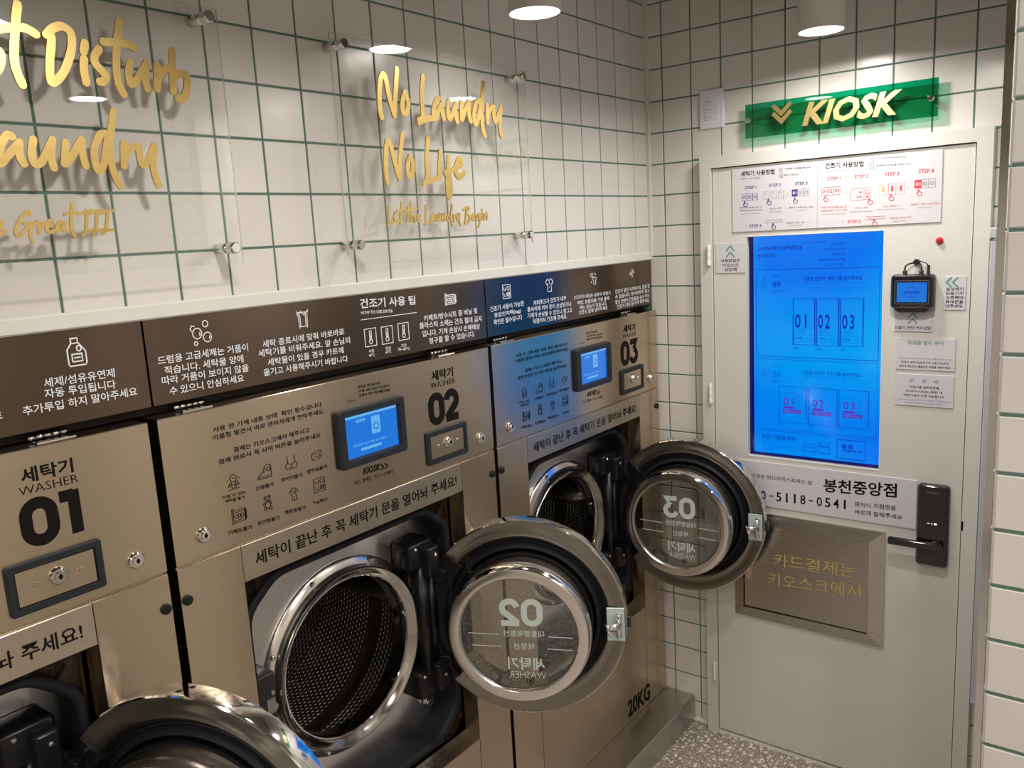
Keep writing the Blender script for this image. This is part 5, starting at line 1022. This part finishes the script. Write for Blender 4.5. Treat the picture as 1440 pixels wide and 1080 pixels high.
def make_door(w, num, ang, piv, zc):
    """door frame: u outwards from the hinge, v up from the drum axis, d towards the drum side"""
    DP = lambda u, v, d=0.: (u, -d, v)
    c = (DR+.008, 0.)
    m = MB()
    # chrome flange, outer edge and back
    m.lathe([(.200, -.045), (DR-.014, -.046), (DR-.003, -.043), (DR-.0005, -.038), (DR-.0005, -.003), (DR-.002, -.0005), (DR-.012, -.001), (.238, -.005), (.226, -.007), (.221, -.0055), (.217, -.008), (.214, -.014), (.208, -.019), (.203, -.024)], c, DP, 88)
    d = m.build('door', DOORSTEEL, w, loc=(piv[0], piv[1], zc-MZ0), label='round steel porthole door standing open'); d.rotation_euler = (0, 0, ang)
    def dp(name, mb, mats, **t): return mb.build(name, mats, d, **t)
    dp('bright_edge', MB().lathe([(DR-.0025, -.0002), (DR+.0002, -.0025), (DR+.0006, -.006), (DR+.0006, -.036), (DR, -.040)], c, DP, 88), CHROME)
    g = MB(); g.lathe([(.205, -.030), (.2045, -.021), (.202, -.019), (.200, -.022), (.198, -.016), (.195, -.010), (.190, -.007), (.186, -.010), (.184, -.02), (.182, -.035)], c, DP, 72); dp('rubber_gasket', g, RUBBER)
    b = MB(); b.lathe([(.181, -.035), (.181, .060), (.180, .078), (.1765, .088), (.1725, .0925)], c, DP, 72); dp('bowl_wall', b, CHROME)
    b = MB(); b.lathe([(.1725, .0925), (.160, .0945), (.150, .0935), (.147, .090), (.1455, .084)], c, DP, 72); dp('glass_rim', b, RING, label='polished ring around the glass')
    b = MB(); b.lathe([(.1455, .084), (.1455, .080), (.150, .076), (.175, -.030), (.195, -.044)], c, DP, 72); dp('inner_seal', b, GLBLACK)
    dp('glass', MB().disc(c, .1456, .0805, .0835, DP, 64), GLASS)
    b = MB(); b.lathe([(.0, -.052), (.10, -.051), (.19, -.046), (.20, -.045)], c, DP, 48); dp('outer_glass', b, clear_thin)
    # vinyl lettering, read from the outside so it is mirrored here
    t = MB(); D = .0842; cx = c[0]
    def mt(s, u0, u1, v, h, bold=.01): text(t, s, (cx+u1, v), (cx+u0, v), h, DP, d=D, bold=bold)
    digits(t, num, (cx-.044, .024, cx+.062, .092), .0150, D-.0003, D, DP, flip=True)
    mt('대용량적정선', -.036, .064, -.0065, .018); mt('적정선', -.012, .040, -.040, .018); mt('세탁기', -.030, .062, -.094, .034, .02); mt('WASHER', -.028, .064, -.116, .018, -.012)
    for a, b_, v in ((-.126, -.050, .001), (.074, .134, -.004), (-.118, -.044, -.031), (.070, .132, -.036)): t.stroke([(cx+a, v), (cx+b_, v-.002)], .0018, D-.0003, D, DP, False, False)
    dp('vinyl_lettering', t, FROST, label='mirrored pale vinyl lettering seen from inside')
    e = MB(); cc = (cx+.024, -.124); e.ring(cc, .0075, .0095, .0838, D, DP, 20); e.disc(cc, .0042, .0838, D, DP, 5); dp('round_mark', e, INK)
    # hinge casting on the door
    h = MB(); pts_o = ar(c[0], 0, .258, .258, 138, 222, 16); pts_i = ar(c[0], 0, .205, .205, 222, 138, 16)
    h.prism(pts_o+pts_i, -.012, .004, DP)
    h.stroke(ar(c[0], 0, .236, .236, 138, 222, 16), .006, .004, .014, DP, False, False); h.stroke(ar(c[0], 0, .212, .212, 138, 222, 16), .006, .004, .012, DP, False, False)
    for s in (-1, 1): rbox(h, (-.040, s*.118-.018, .078, s*.118+.018), .006, -.010, .016, DP, .004, 3)
    h.tube([DP(-.012, -.135, .004), DP(-.012, .135, .004)], .014, 14)
    h.stroke([(.055, -.10), (.012, 0), (.055, .10)], .010, .0, .012, DP, False, True)
    dp('hinge_casting', h, CAST)
    for q in ((.040, .150), (.020, .045), (.020, -.045), (.044, -.150)): s_ = MB(); screw(s_, q, .014, DP, .0052); dp('screw', s_, CHROME)
    # latch plate and hook at the free edge
    lx = c[0]+DR-.022
    p = MB(); p.box((lx-.028, -.052, -.001), (lx+.016, .036, .0025), DP, .001); dp('latch_plate', p, LATCHPL, label='pale zinc plate behind the hook')
    k = MB(); k.tube([DP(lx+.002, .022, .012), DP(lx+.002, -.038, .012)], .0065, 12); k.disc((lx+.002, .018), .008, .002, .012, DP, 12, .001); k.disc((lx+.002, -.034), .008, .002, .012, DP, 12, .001)
    k.tube([DP(lx+.004, -.006, .012), DP(lx-.010, -.004, .026), DP(lx-.024, -.004, .030), DP(lx-.030, .004, .026)], [.010, .008, .006, .002], 10); k.tube([DP(lx-.006, -.020, .016), DP(lx-.022, -.022, .024), DP(lx-.026, -.012, .024)], [.006, .005, .003], 10)
    dp('latch_hook', k, CHROME)
    dp('edge_catch', MB().box((c[0]+DR-.002, -.020, -.030), (c[0]+DR+.009, .010, -.006), DP, .002), BLACK)
    return d
clear_thin = clear('outer_door_glass', (.93, .93, .92), .6)
YC = {1: -2.326, 2: -1.396, 3: -.470}; ANG = {1: .42, 2: .48, 3: .12}; PIV = {1: (-.082, .253), 2: (-.090, .250), 3: (-.090, .293)}; ZC = {1: .838, 2: .833, 3: .84}
LAB = {1: 'gold steel washer 01 at the left edge of the photo, door open', 2: 'gold steel washer 02 in the middle of the row, door open', 3: 'gold steel washer 03 beside the kiosk wall, door open'}
def deep(o, parent):
    c = o.copy(); COL.objects.link(c); c.parent = parent
    for ch in o.children: deep(ch, c)
    return c
w1 = make_washer(); washers = {1: w1}
for n in (2, 3): washers[n] = deep(w1, None)
for n in (1, 2, 3):
    w = washers[n]; w.location = (0, YC[n], MZ0); tag(w, LAB[n], 'washing machine', 'gold coin washers in a row')
    m = MB(); m.mi = 0
    digits(m, '0%d' % n, ((.238, 1.3665, .345, 1.4375) if n == 1 else (.222, 1.360, .328, 1.4335) if n == 2 else (.211, 1.361, .320, 1.4365)), .0185, WF+.0002, WF+.0006, LP)
    dx = {1: .009, 2: .0, 3: -.007}[n]; text(m, '세탁기', (.238+dx, 1.466), (.316+dx, 1.465), .024, LP, d=WF+.0006, bold=.022); text(m, 'WASHER', (.232+dx, 1.4485), (.321+dx, 1.4475), .0135, LP, d=WF+.0006, bold=-.012)
    wpart('number_lettering', m, INK, [c for c in w.children if c.name.startswith('control_panel')][0], label='large black number 0%d' % n)
    make_door(w, '0%d' % n, ANG[n], PIV[n], ZC[n])
# plinth
MBP = MB(); MBP.loft([[(-.60, y, 0), (-.60, y, .100), (.130, y, .100), (.134, y, .094), (.134, y, 0)] for y in (-4.5, -.003)], False, False)
pl_ = MBP; pl_.add([(-.60, -.003, 0), (-.60, -.003, .100), (.130, -.003, .100), (.134, -.003, .094), (.134, -.003, 0)], [(0, 1, 2, 3, 4)])
tag(pl_.build('machine_plinth', PLINTH), 'low scratched stainless steel plinth under the washers', 'plinth')

# ================================================================== ACRYLIC SLOGAN SIGNS
def shifted(strokes, k, dy, dz, y0, z0): return [[((y-y0)*k+dy, (z-z0)*k+dz) for y, z in st_] for st_ in strokes]
NN = HAND2[0][1][0:2]; LL_ = HAND2[0][1][3:4]      # the capital N and L before the letters in view, same hand
HAND1[0][1].extend(shifted(NN, 1.15, -2.235, 2.11, min(q[0] for q in NN[0]), 2.11)); HAND1[1][1].extend(shifted(LL_, 1.15, -2.185, 1.985, min(q[0] for q in LL_[0]), 2.085))
AX = .045
def slogan(name, label, rect, hand, offs):
    y0, z0, y1, z1 = rect; org = (0, (y0+y1)/2, z0); o = empty(name, org, label, 'sign', 'acrylic slogan signs over the washers')
    m = MB(); m.mi = 0
    m.add([(AX, y0, z0), (AX, y1, z0), (AX, y1, z1), (AX, y0, z1)], [(0, 1, 2, 3)]); m.mi = 1
    m.add([(x, *q) for x in (AX-.005, AX) for q in ((y0, z0), (y1, z0), (y1, z1), (y0, z1))], [(0, 1, 5, 4), (1, 2, 6, 5), (2, 3, 7, 6), (3, 0, 4, 7)])
    rel(m, org).build('acrylic_sheet', [ACRYL, ACRYLE], o, label='clear acrylic sheet')
    for (y, z) in offs:
        m = MB(); m.disc((y, z), .0095, -.002, AX-.005, LP, 18); m.disc((y, z), .0105, AX-.005, AX+.014, LP, 22, .002); rel(m, org).build('standoff', CHROME, o)
    for wd_, sts in hand:
        gl_ = []
        for s_ in sts:      # strokes that overlap sideways are one letter
            a, b = min(q[0] for q in s_), max(q[0] for q in s_)
            if gl_ and (min(gl_[-1][1], b)-max(gl_[-1][0], a)) > .35*min(b-a, gl_[-1][1]-gl_[-1][0])-.0008: gl_[-1][2].append(s_); gl_[-1][0] = min(gl_[-1][0], a); gl_[-1][1] = max(gl_[-1][1], b)
            else: gl_.append([a, b, [s_]])
        for a, b, ss in gl_:
            m = MB()
            for s_ in ss: m.stroke(s_, wd_, AX+.0004, AX+.0032, LP)
            rel(m, org).build('letter', LETTER, o)
    return o
slogan('slogan_sign', 'clear acrylic sign with gold handwriting No Laundry No Life', (-1.4045, 1.776, -.750, 2.214), HAND2, [(-1.378, 2.194), (-.771, 2.197), (-1.378, 1.796), (-.770, 1.797)])
slogan('slogan_sign', 'larger clear acrylic sign cut off by the left photo edge, handwriting ending in Great III', (-2.62, 1.776, -1.659, 2.214), HAND1, [(-1.683, 2.196), (-1.682, 1.803), (-2.60, 2.196), (-2.60, 1.803)])

# ================================================================== DOWNLIGHTS
LLAB = ['white cylinder downlight nearer the washers, above the No Laundry sign', 'white cylinder downlight above the green KIOSK sign', 'white cylinder downlight between kiosk door and washers, above the photo', 'white cylinder downlight in front of the tiled pillar', 'white cylinder downlight above washer 01', 'white cylinder downlight in the middle of the room', 'white cylinder downlight at the far end of the washer row', 'white cylinder downlight near the right wall by the pillar', 'white cylinder downlight in the middle near the front wall', 'white cylinder downlight in the corner of right and front walls', 'white cylinder downlight in the niche behind the tiled pillar']
for i, (x, y) in enumerate(LAMPS):
    o = empty('ceiling_downlight', (x, y, LAMP_Z), LLAB[i], 'ceiling light', 'cylinder downlights')
    Q = lambda u, v, d=0.: (u, v, d)
    m = MB(); m.lathe([(.0535, .004), (.0555, 0), (.0575, .001), (.0575, .33), (.0, .33)], (0, 0), Q, 40); m.build('lamp_can', CAN, o)
    m = MB(); m.disc((0, 0), .0535, .0035, .006, Q, 40); m.build('lamp_diffuser', LEMIT, o)
bpy.data.curves.remove(_to.data)
bpy.data.scenes.remove(_ts)
